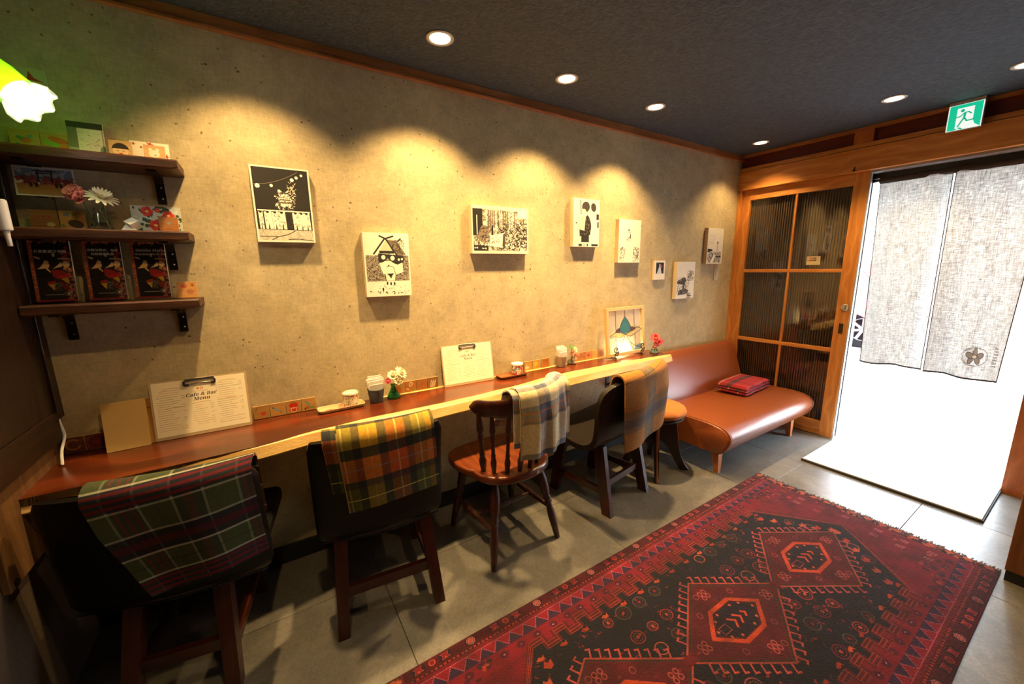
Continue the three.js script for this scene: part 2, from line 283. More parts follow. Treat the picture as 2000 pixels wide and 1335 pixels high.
{ // parked car, side on: length along z, wheel beside the gap of the curtain
  const c = thing('car', 'red and white car parked outside beyond the door curtain', 'car', [5.52, -0.005, -1.5]);
  const s = new THREE.Shape(); s.moveTo(-2.0, 0.28); s.lineTo(-1.98, 0.62); s.quadraticCurveTo(-1.9, 0.86, -1.3, 0.92); s.lineTo(-0.75, 1.36); s.quadraticCurveTo(-0.5, 1.48, 0.2, 1.48); s.lineTo(1.2, 1.44); s.quadraticCurveTo(1.6, 1.38, 1.82, 0.98); s.lineTo(1.94, 0.6); s.lineTo(1.92, 0.28);
  for (const x of [1.22, -1.25]) { s.lineTo(x + 0.36, 0.28); s.absarc(x, 0.31, 0.36, 0, Math.PI, false); s.lineTo(x - 0.36, 0.28); }
  s.closePath();
  obj('body', place(extr(s, 1.5, 0.03, 16), [-0.75, 0, 0], [0, -Math.PI / 2, 0]).translate(0.75, 0, 0), phys({ color: lin(0.55, 0.03, 0.04), roughness: 0.3, clearcoat: 0.8 }), c);
  obj('sill', merge([bb(-0.79, 0.79, 0.24, 0.5, -0.85, 0.83, 0.02), bb(-0.8, 0.8, 0.24, 0.6, -2.03, -1.63, 0.03), bb(-0.8, 0.8, 0.24, 0.6, 1.6, 1.96, 0.03)]), M.white, c);
  const wn = new THREE.Shape(); wn.moveTo(-1.1, 0.95); wn.lineTo(-0.68, 1.32); wn.lineTo(0.2, 1.4); wn.lineTo(1.25, 1.36); wn.lineTo(1.6, 0.98); wn.closePath();
  obj('side_glass', place(extr(wn, 1.58, 0, 4), [-0.79, 0, 0], [0, -Math.PI / 2, 0]).translate(0.79, 0, 0), phys({ color: lin(0.05, 0.06, 0.07), roughness: 0.05 }), c);
  for (const z of [1.22, -1.25]) for (const sx of [-1, 1]) {
    const w = obj('wheel', place(lathe([[0.19, -0.09], [0.29, -0.095], [0.31, -0.07], [0.31, 0.07], [0.29, 0.095], [0.19, 0.09]], 32), [sx * 0.72, 0.31, z], [0, 0, Math.PI / 2]), std({ color: lin(0.006, 0.006, 0.007), roughness: 0.9 }), c);
    obj('brake_disc', place(new THREE.CylinderGeometry(0.19, 0.19, 0.12, 28), [sx * 0.71, 0.31, z], [0, 0, Math.PI / 2]), flat(0.002, 0.002, 0.002, 0.9), w);
    const sp = [place(lathe([[0.18, -0.08], [0.205, -0.085], [0.205, 0.085], [0.18, 0.08]], 32), [sx * 0.72, 0.31, z], [0, 0, Math.PI / 2]), place(new THREE.CylinderGeometry(0.045, 0.045, 0.05, 16), [sx * 0.78, 0.31, z], [0, 0, Math.PI / 2])];
    for (let k = 0; k < 7; k++) { const a = k * 2 * Math.PI / 7; sp.push(place(bx(0.03, 0.16, 0.045, [0, 0.115, 0], 0.008), [sx * 0.78, 0.31, z], [a, 0, 0])); }
    obj('wheel_rim', sp, std({ color: lin(0.3, 0.3, 0.31), roughness: 0.4, metalness: 0.3 }), w);
  }
  for (const z of [1.22, -1.25]) obj('wheel_well', place(new THREE.CylinderGeometry(0.372, 0.372, 1.575, 36), [0, 0.32, z], [0, 0, Math.PI / 2]), flat(0.001, 0.001, 0.001, 1), c);
  for (const sx of [-1, 1]) { obj('tail_light', bb(sx * 0.7 - 0.09, sx * 0.7 + 0.09, 0.62, 0.86, 1.84, 1.97, 0.02), flat(0.6, 0.02, 0.03, 0.2), c); obj('headlight', bb(sx * 0.66 - 0.1, sx * 0.66 + 0.1, 0.6, 0.74, -2.02, -1.88, 0.02), flat(0.8, 0.8, 0.8, 0.1), c); obj('door_mirror', bx(0.16, 0.1, 0.08, [sx * 0.86, 0.98, -0.85], 0.03), phys({ color: lin(0.55, 0.03, 0.04), roughness: 0.3 }), c); }
}
{ const t = thing('street_shrub', 'small green shrub across the street seen past the curtain edge', 'shrub', [8.9, -0.005, -2.2]);
  const R = rng(33), l = []; for (let i = 0; i < 240; i++) { const a = R() * 6.28, b = R() * 3.14, r = 0.28 + R() * 0.14; l.push(place(new THREE.SphereGeometry(0.05, 5, 4).scale(1, 0.25, 0.6), [Math.cos(a) * Math.sin(b) * r, 1.5 + Math.cos(b) * r * 1.5, Math.sin(a) * Math.sin(b) * r], [R() * 3, R() * 3, R() * 3])); }
  obj('foliage', l, flat(0.06, 0.2, 0.04), t); obj('trunk', turned([0, 0, 0], [0, 1.5, 0], [[0, 0.05], [1, 0.03]]), M.walnut, t); }

// ---------- ceiling downlights: rim, glowing lens, and the light itself ----------
function downlight(x, z, label, I, glow = 14, beam = 0, spread = 0.95) {
  const t = thing('ceiling_downlight', label, 'downlight', [x, H, z], 0, 'recessed ceiling downlights');
  obj('rim', lathe([[0.042, 0], [0.058, 0], [0.058, -0.004], [0.054, -0.006], [0.044, -0.005], [0.042, 0]], 36), std({ color: lin(0.62, 0.56, 0.5), roughness: 0.45 }), t);
  obj('lens', place(new THREE.CylinderGeometry(0.0415, 0.0415, 0.004, 32), [0, -0.002, 0]), std({ color: lin(0.9, 0.85, 0.75), emissive: lin(1, 0.80, 0.52), emissiveIntensity: glow, roughness: 0.4 }), t);
  const s = new THREE.SpotLight(WARM, I, 0, spread, 0.34, 2); s.position.set(0, -0.012, 0); s.target.position.set(0, -2, 0); s.castShadow = true; s.shadow.radius = 1.6; s.name = 'spot'; t.add(s, s.target);
  if (beam) { const b = new THREE.SpotLight(WARM, beam, 0, 0.62, 1, 2); b.position.set(0, -0.012, 0); b.target.position.set(0, -2, 0); b.castShadow = true; b.shadow.radius = 1.6; b.name = 'reflector_beam'; t.add(b, b.target); }
}
downlight(-3.72, 0.32, 'recessed downlight over the wall shelves', 5.2, 14, 5);
downlight(-3.01, 0.32, 'recessed downlight above the night-scene canvas', 8, 14, 11);
downlight(-2.32, 0.32, 'recessed downlight above the market-scene canvas', 8, 14, 11);
downlight(-1.62, 0.32, 'recessed downlight above the couple canvas', 8, 14, 11);
downlight(-0.30, 0.29, 'recessed downlight in the corner above the leather bench', 3.2, 8);
downlight(-0.50, 1.12, 'recessed downlight in front of the exit sign', 5.6, 8);
downlight(-0.47, 1.60, 'recessed downlight beside the exit sign towards the cabinet', 2.2, 8);
downlight(-2.35, 1.62, 'recessed downlight over the middle of the rug', 1.8);
downlight(-3.7, 1.2, 'recessed downlight behind the square-backed chairs', 2.6, 14, 0, 1.22);
// ---------- cloth patterns ----------
function tartan(seed, base, warp, weft, o = {}) {
  const t = canvas(512, 512, (c, w, h) => {
    c.fillStyle = base; c.fillRect(0, 0, w, h);
    for (const [a, b, col, al] of warp) { c.globalAlpha = al ?? 0.6; c.fillStyle = col; c.fillRect(a * w, 0, (b - a) * w, h); }
    for (const [a, b, col, al] of weft) { c.globalAlpha = al ?? 0.5; c.fillStyle = col; c.fillRect(0, (1 - b) * h, w, (b - a) * h); }
    c.globalAlpha = 1; const im = c.getImageData(0, 0, w, h), d = im.data;
    for (let y = 0; y < h; y++) for (let x = 0; x < w; x++) { const k = 1 + 0.10 * (((x + y) % 4 < 2) ? 1 : -1) + 0.22 * (hash(x, y, seed) - 0.5) + 0.12 * (noise(x / 9, y / 9, seed) - 0.5), i = (y * w + x) * 4; d[i] = cl(d[i] * k); d[i + 1] = cl(d[i + 1] * k); d[i + 2] = cl(d[i + 2] * k); }
    c.putImageData(im, 0, 0);
  });
  return phys({ map: t, roughness: 0.95, sheen: 0.4, sheenRoughness: 0.6, sheenColor: lin(0.3, 0.28, 0.25), bumpMap: rep(weaveBump, 3, 3), bumpScale: 0.0008, ...o });
}
const P = {};
{ // green, navy and red with pale lines
  const b = [[0, 0.20, '#1d2030', 0.75], [0.02, 0.05, '#7c1420', 0.8], [0.085, 0.115, '#7c1420', 0.8], [0.15, 0.18, '#7c1420', 0.7], [0.20, 0.222, '#b9b9a8', 0.85], [0.222, 0.46, '#47502f', 0.5], [0.33, 0.345, '#20241c', 0.4], [0.46, 0.482, '#b9b9a8', 0.85], [0.482, 0.70, '#15161f', 0.7], [0.55, 0.63, '#5c1420', 0.7], [0.70, 0.722, '#a9a998', 0.8], [0.722, 0.97, '#465034', 0.5], [0.97, 0.99, '#a9a998', 0.8]];
  P.green = tartan(3, '#3c4430', b, b);
}
{ // ochre, olive, rust and black
  const wv = [[0, 0.07, '#23262a', 0.85], [0.07, 0.24, '#7d7a2c', 0.7], [0.145, 0.16, '#d8c890', 0.9], [0.24, 0.31, '#2c2c2a', 0.85], [0.31, 0.47, '#e0a12c', 0.8], [0.385, 0.395, '#e9c878', 0.6], [0.47, 0.55, '#2b2a2c', 0.85], [0.55, 0.73, '#c2521c', 0.8], [0.635, 0.65, '#e4cf9a', 0.85], [0.73, 0.80, '#26282a', 0.85], [0.80, 0.94, '#71742c', 0.7], [0.865, 0.88, '#d8c890', 0.8], [0.94, 1, '#d59a2c', 0.7]];
  const wf = [[0, 0.26, '#2c3a22', 0.5], [0.12, 0.132, '#d8c85c', 0.8], [0.26, 0.34, '#22252a', 0.7], [0.34, 0.58, '#c24c1a', 0.5], [0.46, 0.47, '#8a90a0', 0.6], [0.58, 0.69, '#1f2226', 0.72], [0.69, 0.92, '#c09a2c', 0.4], [0.92, 1, '#23262a', 0.7]];
  P.ochre = tartan(5, '#6a5a24', wv, wf);
}
{ // cream with grey-blue bands
  const wv = [[0, 0.27, '#e2cfa2', 0.6], [0.08, 0.1, '#c9a66c', 0.4], [0.27, 0.50, '#55535f', 0.8], [0.33, 0.35, '#9a5a40', 0.5], [0.40, 0.46, '#34395a', 0.45], [0.5, 0.74, '#ecdcb6', 0.6], [0.6, 0.63, '#c9aa78', 0.4], [0.74, 1, '#8a808a', 0.72], [0.84, 0.88, '#555a70', 0.45]];
  const wf = [[0, 0.08, '#4a5878', 0.55], [0.08, 0.50, '#ead9b4', 0.5], [0.52, 0.56, '#2c3048', 0.4], [0.56, 0.60, '#7a3c34', 0.35], [0.60, 0.66, '#4a5470', 0.35], [0.66, 0.69, '#c0603c', 0.55], [0.69, 0.77, '#46587c', 0.4], [0.78, 1, '#e6d2a8', 0.5]];
  P.cream = tartan(7, '#d8c294', wv, wf);
}
{ // tan with slate lines
  const wv = [[0, 0.3, '#a06a2c', 0.6], [0.3, 0.34, '#4a4238', 0.6], [0.34, 0.56, '#5a5854', 0.75], [0.44, 0.46, '#a07038', 0.5], [0.56, 0.6, '#4a4238', 0.6], [0.6, 1, '#9c6628', 0.5]];
  const wf = [[0, 0.24, '#a06a2c', 0.5], [0.24, 0.25, '#3b3630', 0.6], [0.55, 0.78, '#45485a', 0.42], [0.62, 0.74, '#2d3354', 0.35], [0.78, 0.86, '#5a4a34', 0.5], [0.86, 0.92, '#9a5c28', 0.5]];
  P.tan = tartan(9, '#a8722f', wv, wf);
}
{ const b = [[0, 0.3, '#8f1a24', 0.6], [0.14, 0.16, '#d8c8b8', 0.7], [0.3, 0.4, '#23303c', 0.6], [0.4, 0.7, '#a01c26', 0.6], [0.7, 0.78, '#5a6a74', 0.6], [0.78, 0.8, '#cfc2b4', 0.6], [0.8, 1, '#7c1820', 0.6]];
  P.red = tartan(13, '#96202a', b, b); }

// ---------- upholstered square-backed chairs ----------
function squareChair(label, p, turn, w, inset = 0.06, top = 0.8) {
  const t = thing('dining_chair', label, 'chair', p, turn);
  const bw = w / 2;
  obj('seat', bx(w - 0.04, 0.07, 0.43, [0, 0.425, -0.01], 0.025), M.blackLeather, t);
  { // padded back, leaning and slightly hollowed
    const secs = []; for (let k = 0; k <= 14; k++) { const y = 0.35 + (top - 0.35) * k / 14, e = k === 0 || k === 14 ? 0.55 : 1, z = 0.195 + (y - 0.35) * 0.16, s = []; for (let i = 0; i < 40; i++) { const a = i / 40 * 2 * Math.PI, c = Math.cos(a), d = Math.sin(a), q = 0.24, x = Math.sign(c) * Math.pow(Math.abs(c), q) * (bw - (e < 1 ? 0.012 : 0)), zz = Math.sign(d) * Math.pow(Math.abs(d), 0.5) * 0.027 * e; s.push(V(x, y, z + zz - 0.035 * (x / bw) * (x / bw))); } secs.push(s); }
    const b = obj('backrest', loft(secs.reverse(), 1.2), M.blackLeather, t);
    obj('seam', tube([[-bw + 0.02, 0.352, 0.225 - 0.034], [0, 0.352, 0.226], [bw - 0.02, 0.352, 0.225 - 0.034]], 0.004, 16, 6), M.brownLeather, b);
  }
  for (const s of [-1, 1]) {
    obj('leg', wuv(leg([s * (bw - inset), 0, 0.285], [s * (bw - inset - 0.025), 0.40, 0.16], 0.042, 0.05, 0.05, 0.055), 'y'), M.chairWood, t);
    obj('leg', wuv(leg([s * (bw - inset), 0, -0.165], [s * (bw - inset - 0.025), 0.40, -0.15], 0.04, 0.042, 0.045, 0.05), 'y'), M.chairWood, t);
    obj('side_stretcher', wuv(beam([s * (bw - inset - 0.006), 0.11, 0.25], [s * (bw - inset - 0.006), 0.11, -0.155], 0.024, 0.036), 'z'), M.chairWood, t);
    obj('side_apron', wuv(beam([s * (bw - inset - 0.025), 0.365, 0.17], [s * (bw - inset - 0.025), 0.365, -0.16], 0.024, 0.06), 'z'), M.chairWood, t);
  }
  obj('rear_stretcher', wuv(beam([-bw + inset + 0.01, 0.15, 0.238], [bw - inset - 0.01, 0.15, 0.238], 0.024, 0.042)), M.chairWood, t);
  obj('rear_apron', wuv(beam([-bw + inset + 0.025, 0.36, 0.168], [bw - inset - 0.025, 0.36, 0.168], 0.024, 0.07)), M.chairWood, t);
  obj('front_apron', wuv(beam([-bw + inset + 0.025, 0.365, -0.16], [bw - inset - 0.025, 0.365, -0.16], 0.024, 0.06)), M.chairWood, t);
  return t;
}
squareChair('dark square-backed leather chair draped with the green plaid blanket', [-4.066, 0, 0.272], -0.18, 0.55, 0.135, 0.765);
squareChair('dark square-backed leather chair draped with the ochre plaid blanket', [-3.412, 0, 0.315], -0.11, 0.50, 0.06, 0.79);

// blanket over a chair back: f gives points in the chair's frame from the camera side over the top to the wall side
function drape(label, mat, p, turn, x0, x1, top, zt, lean, backLen, frontLen, r, o = {}) {
  const { skew = 0, skewR = skew, foldAmp = 0.006, foldN = 3, uvs = 2.6, zc = () => 0, seed = 1, hemL = 0, hemR = 0, th = 0.009, fl = lean, uo = 0, vo = 0 } = o;
  const t = thing('blanket', label, 'blanket', p, turn);
  const make = (x0, x1, bl, rr, amp, hl, hr, sk, sr) => {
    const arc = Math.PI * rr, L = (u) => bl + hl * (1 - u) + hr * u, total = (u) => L(u) + arc + frontLen;
    const f = (u, v) => {
      const s = v * total(u), x = x0 + (x1 - x0) * u + (sk + (sr - sk) * u) * Math.max(0, L(u) - s) / bl, c = zt + zc(x); let y, z;
      const q = rr + Math.max(0, x - 0.14) * (o.grow ?? 0); if (s < L(u)) { const d = L(u) - s, k = Math.min(1, d / 0.1); y = top - d; z = c + q - lean * d + (amp * (1 + Math.sin(u * foldN * 6.28 + seed + d * 3)) + 0.005 * noise(u * 6, d * 9, seed)) * k; }
      else if (s < L(u) + arc) { const a = (s - L(u)) / rr; y = top + Math.sin(a) * rr; z = c + Math.cos(a) * q; }
      else { const d = s - L(u) - arc; y = top - d; z = c - q - fl * d; }
      return V(x, y, z);
    };
    return [f, sheet(f, 44, 60, th, (u, v) => [(x0 + (x1 - x0) * u) * uvs + uo, v * total(u) * uvs + vo])];
  };
  const [f, g] = make(x0, x1, backLen, r, foldAmp, hemL, hemR, skew, skewR); obj('cloth', g, mat, t);
  if (o.under) { const [ux0, ux1, ub] = o.under; obj('under_fold', make(ux0, ux1, ub, r - th * 1.3, 0, 0, 0, skew, skewR)[1], mat, t);
    obj('whipped_edge', tube(Array.from({ length: 12 }, (_, k) => { const q = f(0, k / 11 * 0.5); return [q.x - 0.002, q.y, q.z - 0.004]; }), 0.003, 40, 6), flat(0.45, 0.3, 0.12, 0.9), t); }
  return t;
}
drape('dark green, navy and red plaid blanket over the chair beside the end wall', P.green, [-4.066, 0, 0.272], -0.18, -0.135, 0.272, 0.762, 0.2625, 0.16, 0.315, 0.2, 0.046, { zc: (x) => -0.035 * (x / 0.275) ** 2, skew: 0.085, skewR: 0.005, foldAmp: 0.008, foldN: 1.3, uvs: 3.1, seed: 2, hemL: 0.045, uo: 0.26 });
drape('ochre, rust and black plaid blanket over the square-backed chair', P.ochre, [-3.412, 0, 0.315], -0.11, -0.145, 0.205, 0.788, 0.2675, 0.16, 0.265, 0.2, 0.056, { th: 0.007, zc: (x) => -0.035 * (x / 0.25) ** 2, skew: 0.02, foldAmp: 0.003, foldN: 1, uvs: 2.6, seed: 0, under: [-0.195, 0.16, 0.2], hemL: 0.02, uo: 0.5, vo: 0.0 });

// ---------- turned wooden chair with curved crest ----------
{
  const t = thing('windsor_chair', 'turned wooden chair with curved crest and spindles under the cream plaid blanket', 'chair', [-2.79, 0, 0.385], 0.05);
  const s = new THREE.Shape(); s.moveTo(-0.15, -0.205); s.quadraticCurveTo(0, -0.225, 0.15, -0.205); s.quadraticCurveTo(0.235, -0.19, 0.235, -0.09); s.quadraticCurveTo(0.235, 0.02, 0.20, 0.06); s.quadraticCurveTo(0.205, 0.22, 0, 0.23); s.quadraticCurveTo(-0.205, 0.22, -0.20, 0.06); s.quadraticCurveTo(-0.235, 0.02, -0.235, -0.09); s.quadraticCurveTo(-0.235, -0.19, -0.15, -0.205);
  obj('seat', wuv(place(extr(s, 0.022, 0.009, 20), [0, 0.438, 0], [Math.PI / 2, 0, 0]), 'z'), M.seatWood, t);
  const lp = [[0, 0.013], [0.06, 0.016], [0.3, 0.021], [0.46, 0.0155], [0.48, 0.021], [0.5, 0.015], [0.53, 0.022], [0.56, 0.016], [0.62, 0.022], [0.78, 0.024], [0.93, 0.014], [1, 0.013]];
  const ft = [[-0.2, 0.22], [0.2, 0.22], [-0.2, -0.2], [0.2, -0.2]], tp = [[-0.13, 0.14], [0.13, 0.14], [-0.14, -0.13], [0.14, -0.13]];
  ft.forEach(([x, z], i) => obj('leg', turned([x, 0, z], [tp[i][0], 0.42, tp[i][1]], lp, 16), M.chairWood, t));
  const mid = (i, y) => [ft[i][0] + (tp[i][0] - ft[i][0]) * y / 0.42, y, ft[i][1] + (tp[i][1] - ft[i][1]) * y / 0.42];
  const spf = [[0, 0.009], [0.15, 0.011], [0.36, 0.016], [0.4, 0.011], [0.44, 0.017], [0.5, 0.019], [0.56, 0.017], [0.6, 0.011], [0.64, 0.016], [0.85, 0.011], [1, 0.009]];
  obj('side_stretcher', turned(mid(0, 0.17), mid(2, 0.17), spf, 12), M.chairWood, t); obj('side_stretcher', turned(mid(1, 0.17), mid(3, 0.17), spf, 12), M.chairWood, t);
  obj('cross_stretcher', turned([-0.172, 0.17, 0.02], [0.172, 0.17, 0.02], spf, 12), M.chairWood, t);
  const arcS = (a) => [Math.sin(a) * 0.175, 0.43, 0.03 + Math.cos(a) * 0.17], arcC = (a) => [Math.sin(a) * 0.235, 0.775, 0.085 + Math.cos(a) * 0.185];
  const bp = [[0, 0.009], [0.08, 0.011], [0.22, 0.015], [0.3, 0.0095], [0.33, 0.012], [0.36, 0.009], [0.55, 0.0085], [0.62, 0.012], [0.66, 0.009], [0.72, 0.014], [0.85, 0.011], [1, 0.008]];
  for (const a of [-1.2, -0.88, -0.52, -0.17, 0.17, 0.52, 0.85, 1.12]) obj('spindle', turned(arcS(a), arcC(a), Math.abs(a) > 1 ? bp.map(([x, r]) => [x, r * 1.25]) : bp, 12), M.chairWood, t);
  const secs = []; for (let k = 0; k <= 28; k++) {
    const a = -1.42 + 2.70 * k / 28, e = Math.abs(a), hh = (0.042 + 0.016 * Math.pow(Math.max(0, 1 - e / 0.9), 1)) * Math.sqrt(Math.max(0.06, 1 - Math.pow(Math.max(0, (e - 1.08) / 0.35), 2))), th = 0.013, c = arcC(a), n = V(Math.sin(a), 0, Math.cos(a)), s2 = [];
    for (let i = 0; i < 12; i++) { const q = i / 12 * 2 * Math.PI; s2.push(V(c[0], 0.79 + Math.sin(q) * hh, c[2]).addScaledVector(n, Math.cos(q) * th + Math.sin(q) * hh * 0.12)); } secs.push(s2.reverse());
  }
  obj('crest_rail', loft(secs, 1.2), M.chairWood, t);
  const tagT = canvas(64, 64, (c) => { c.fillStyle = '#c9b48a'; c.fillRect(0, 0, 64, 64); c.fillStyle = '#2c2018'; c.font = 'bold 52px serif'; c.fillText('F', 16, 50); });
  const lb = obj('seat_tag', bx(0.016, 0.014, 0.001, [0.055, 0.4275, 0.2355], 0, [0, 0.25, 0]), std({ map: tagT, roughness: 0.5 }), t); lb.userData.label = 'small pale tag with a black letter F on the seat edge';
}
drape('cream plaid blanket with grey-blue bands over the turned wooden chair', P.cream, [-2.79, 0, 0.385], 0.05, -0.10, 0.226, 0.832, 0.0, 0.0, 0.265, 0.16, 0.056, { zc: (x) => 0.087 + 0.185 * Math.sqrt(1 - (Math.min(0.2, Math.abs(x)) / 0.2355) ** 2), foldAmp: 0.009, foldN: 3.2, uvs: 3.2, seed: 3, hemR: -0.01, under: [-0.125, 0.225, 0.21], th: 0.008, fl: 0.5, uo: 0.32, grow: 0.35 });

// ---------- moulded shell chair ----------
{
  const t = thing('shell_chair', 'dark brown moulded shell chair with board legs under the tan plaid blanket', 'chair', [-2.07, 0, 0.36], 0.16);
  const pr = [[-0.25, 0.385], [-0.225, 0.432], [-0.17, 0.445], [-0.05, 0.425], [0.06, 0.412], [0.13, 0.42], [0.185, 0.46], [0.215, 0.53], [0.235, 0.62], [0.25, 0.7], [0.262, 0.76], [0.268, 0.80]];
  const cv = new THREE.SplineCurve(pr.map(([z, y]) => new THREE.Vector2(z, y)));
  const hw = (v) => { const a = 0.265 + 0.035 * Math.sin(Math.min(1, v / 0.55) * Math.PI * 0.5); const e = v > 0.8 ? Math.sqrt(Math.max(0, 1 - Math.pow((v - 0.8) / 0.203, 2.6))) : v < 0.08 ? 0.86 + 0.14 * Math.sqrt(v / 0.08) : 1; return a * (0.3 + 0.7 * e); };
  const f = (u, v) => { const q = cv.getPoint(v), x = (u - 0.5) * 2 * hw(v), n = x / 0.30, bend = Math.max(0, Math.min(1, (v - 0.5) / 0.25)); return V(-x, q.y + 0.012 * n * n * (1 - bend), q.x - 0.045 * n * n * bend); };
  obj('shell', sheet(f, 30, 44, 0.03, (u, v) => [u * 0.55, v * 0.9]), M.brownLeather, t);
  for (const s of [-1, 1]) {
    obj('leg', wuv(leg([s * 0.195, 0, 0.225], [s * 0.175, 0.40, 0.14], 0.03, 0.06, 0.03, 0.075), 'y'), M.chairWood, t);
    obj('leg', wuv(leg([s * 0.195, 0, -0.18], [s * 0.175, 0.40, -0.13], 0.03, 0.06, 0.03, 0.075), 'y'), M.chairWood, t);
    obj('side_stretcher', wuv(beam([s * 0.19, 0.13, 0.19], [s * 0.19, 0.13, -0.16], 0.02, 0.038), 'z'), M.chairWood, t);
    obj('side_apron', wuv(beam([s * 0.176, 0.375, 0.15], [s * 0.176, 0.375, -0.15], 0.022, 0.05), 'z'), M.chairWood, t);
  }
  obj('rear_stretcher', wuv(beam([-0.19, 0.17, 0.185], [0.19, 0.17, 0.185], 0.02, 0.038)), M.chairWood, t);
  obj('front_stretcher', wuv(beam([-0.18, 0.3, -0.14], [0.18, 0.3, -0.14], 0.02, 0.04)), M.chairWood, t);
}
drape('tan plaid blanket with slate lines over the moulded shell chair', P.tan, [-2.07, 0, 0.36], 0.16, -0.20, 0.305, 0.795, 0.283, 0.06, 0.36, 0.22, 0.046, { zc: (x) => -0.045 * (x / 0.30) ** 2, skew: 0.03, skewR: 0.01, foldAmp: 0.012, foldN: 1.6, uvs: 2.4, seed: 5, hemL: 0.03, hemR: -0.03, fl: 0.3, uo: 0.38, vo: 0.3 });

// ---------- velvet stool ----------
{
  const t = thing('stool', 'low stool with orange velvet cushion and crossed plywood base beside the bench', 'stool', [-1.545, 0, 0.39], 0.0);
  obj('cushion', lathe([[0, 0.405], [0.165, 0.405], [0.19, 0.415], [0.198, 0.435], [0.19, 0.455], [0.15, 0.468], [0.08, 0.474], [0, 0.476]], 44), phys({ color: lin(0.46, 0.15, 0.035), roughness: 0.9, sheen: 0.8, sheenRoughness: 0.4, sheenColor: lin(0.8, 0.4, 0.15), bumpMap: rep(fineBump, 8, 4), bumpScale: 0.0015 }), t);
  obj('seat_plate', lathe([[0, 0.385], [0.17, 0.385], [0.185, 0.392], [0.185, 0.404], [0, 0.405]], 44), M.black, t);
  const fin = new THREE.Shape(); fin.moveTo(-0.13, 0.386); fin.lineTo(0.13, 0.386); fin.bezierCurveTo(0.15, 0.28, 0.15, 0.10, 0.235, 0.0); fin.lineTo(0.185, 0); fin.bezierCurveTo(0.11, 0.09, 0.11, 0.2, 0.0, 0.22); fin.bezierCurveTo(-0.11, 0.2, -0.11, 0.09, -0.185, 0); fin.lineTo(-0.235, 0); fin.bezierCurveTo(-0.15, 0.10, -0.15, 0.28, -0.13, 0.386);
  for (const a of [Math.PI / 4, -Math.PI / 4]) { const g0 = place(extr(fin, 0.022, 0.002, 14), [0, 0, -0.011]); g0.rotateY(a); obj('base_panel', wuv(g0, 'y'), M.walnut, t);
    for (const s of [-1, 1]) { const e = tube([[s * 0.137, 0.36, 0], [s * 0.151, 0.25, 0], [s * 0.164, 0.15, 0], [s * 0.196, 0.06, 0], [s * 0.231, 0.006, 0]], 0.006, 14, 6); e.scale(1, 1, 1.6); e.rotateY(a); obj('plywood_edge', e, M.ply, t); } }
}

// ---------- leather bench ----------
{
  const t = thing('bench', 'low brown leather bench with rounded seat front and wooden legs', 'bench', [0, 0, 0]);
  const x0 = -1.31, x1 = -0.06;
  const seat = [[0.06, 0.30], [0.20, 0.335], [0.32, 0.345], [0.45, 0.352], [0.58, 0.356], [0.66, 0.354], [0.72, 0.345], [0.757, 0.328], [0.78, 0.302], [0.786, 0.272], [0.776, 0.238], [0.757, 0.2], [0.735, 0.172], [0.705, 0.158], [0.6, 0.152], [0.4, 0.155], [0.1, 0.16], [0.06, 0.18]];
  const sec = (x, k) => seat.map(([z, y]) => V(x, 0.255 + (y - 0.255) * k, 0.43 + (z - 0.43) * k));
  const N = [[x0, 0.955], [x0 + 0.006, 0.985], [x0 + 0.016, 1], ...Array.from({ length: 12 }, (_, i) => [x0 + 0.04 + i * 0.1, 1 + 0.004 * Math.sin(i * 2.1)]), [x1 - 0.016, 1], [x1 - 0.006, 0.985], [x1, 0.955]];
  obj('seat', loft(N.map(([x, k]) => sec(x, k)).reverse(), 0.9), M.sofa, t);
  const back = [[0.03, 0.22], [0.20, 0.23], [0.215, 0.32], [0.205, 0.38], [0.182, 0.46], [0.156, 0.54], [0.132, 0.62], [0.11, 0.675], [0.085, 0.703], [0.055, 0.712], [0.032, 0.7], [0.022, 0.67], [0.02, 0.5]];
  const bs = (x, k, d = 0) => back.map(([z, y]) => V(x, 0.46 + (y - 0.46) * k, 0.1 + (z - 0.1) * k + d));
  const xa = -1.2, NB = [[xa, 0.93], [xa + 0.008, 0.985], [xa + 0.02, 1], ...Array.from({ length: 11 }, (_, i) => [xa + 0.05 + i * 0.1, 1]), [x1 - 0.02, 1], [x1 - 0.008, 0.985], [x1, 0.93]];
  obj('backrest', loft(NB.map(([x, k]) => bs(x, k)).reverse(), 0.9), M.sofa, t);
  for (const x of [x0 + 0.012, x1 - 0.012]) obj('piping', tube([...seat.slice(1, 14)].map(([z, y]) => [x, y + 0.001, z]), 0.0045, 60, 6), M.sofa, t);
  obj('piping', tube(back.slice(2, 11).map(([z, y]) => [xa + 0.014, y, z]), 0.0045, 40, 6), M.sofa, t);
  for (const x of [-1.245, -0.185]) { const w = wood([92, 44, 20], [130, 68, 34], 40); obj('leg', wuv(leg([x, 0, 0.685], [x, 0.165, 0.675], 0.03, 0.032, 0.055, 0.05), 'y'), M.cedarDark, t); obj('leg', wuv(leg([x, 0, 0.12], [x, 0.17, 0.13], 0.03, 0.032, 0.055, 0.05), 'y'), M.cedarDark, t); }
}
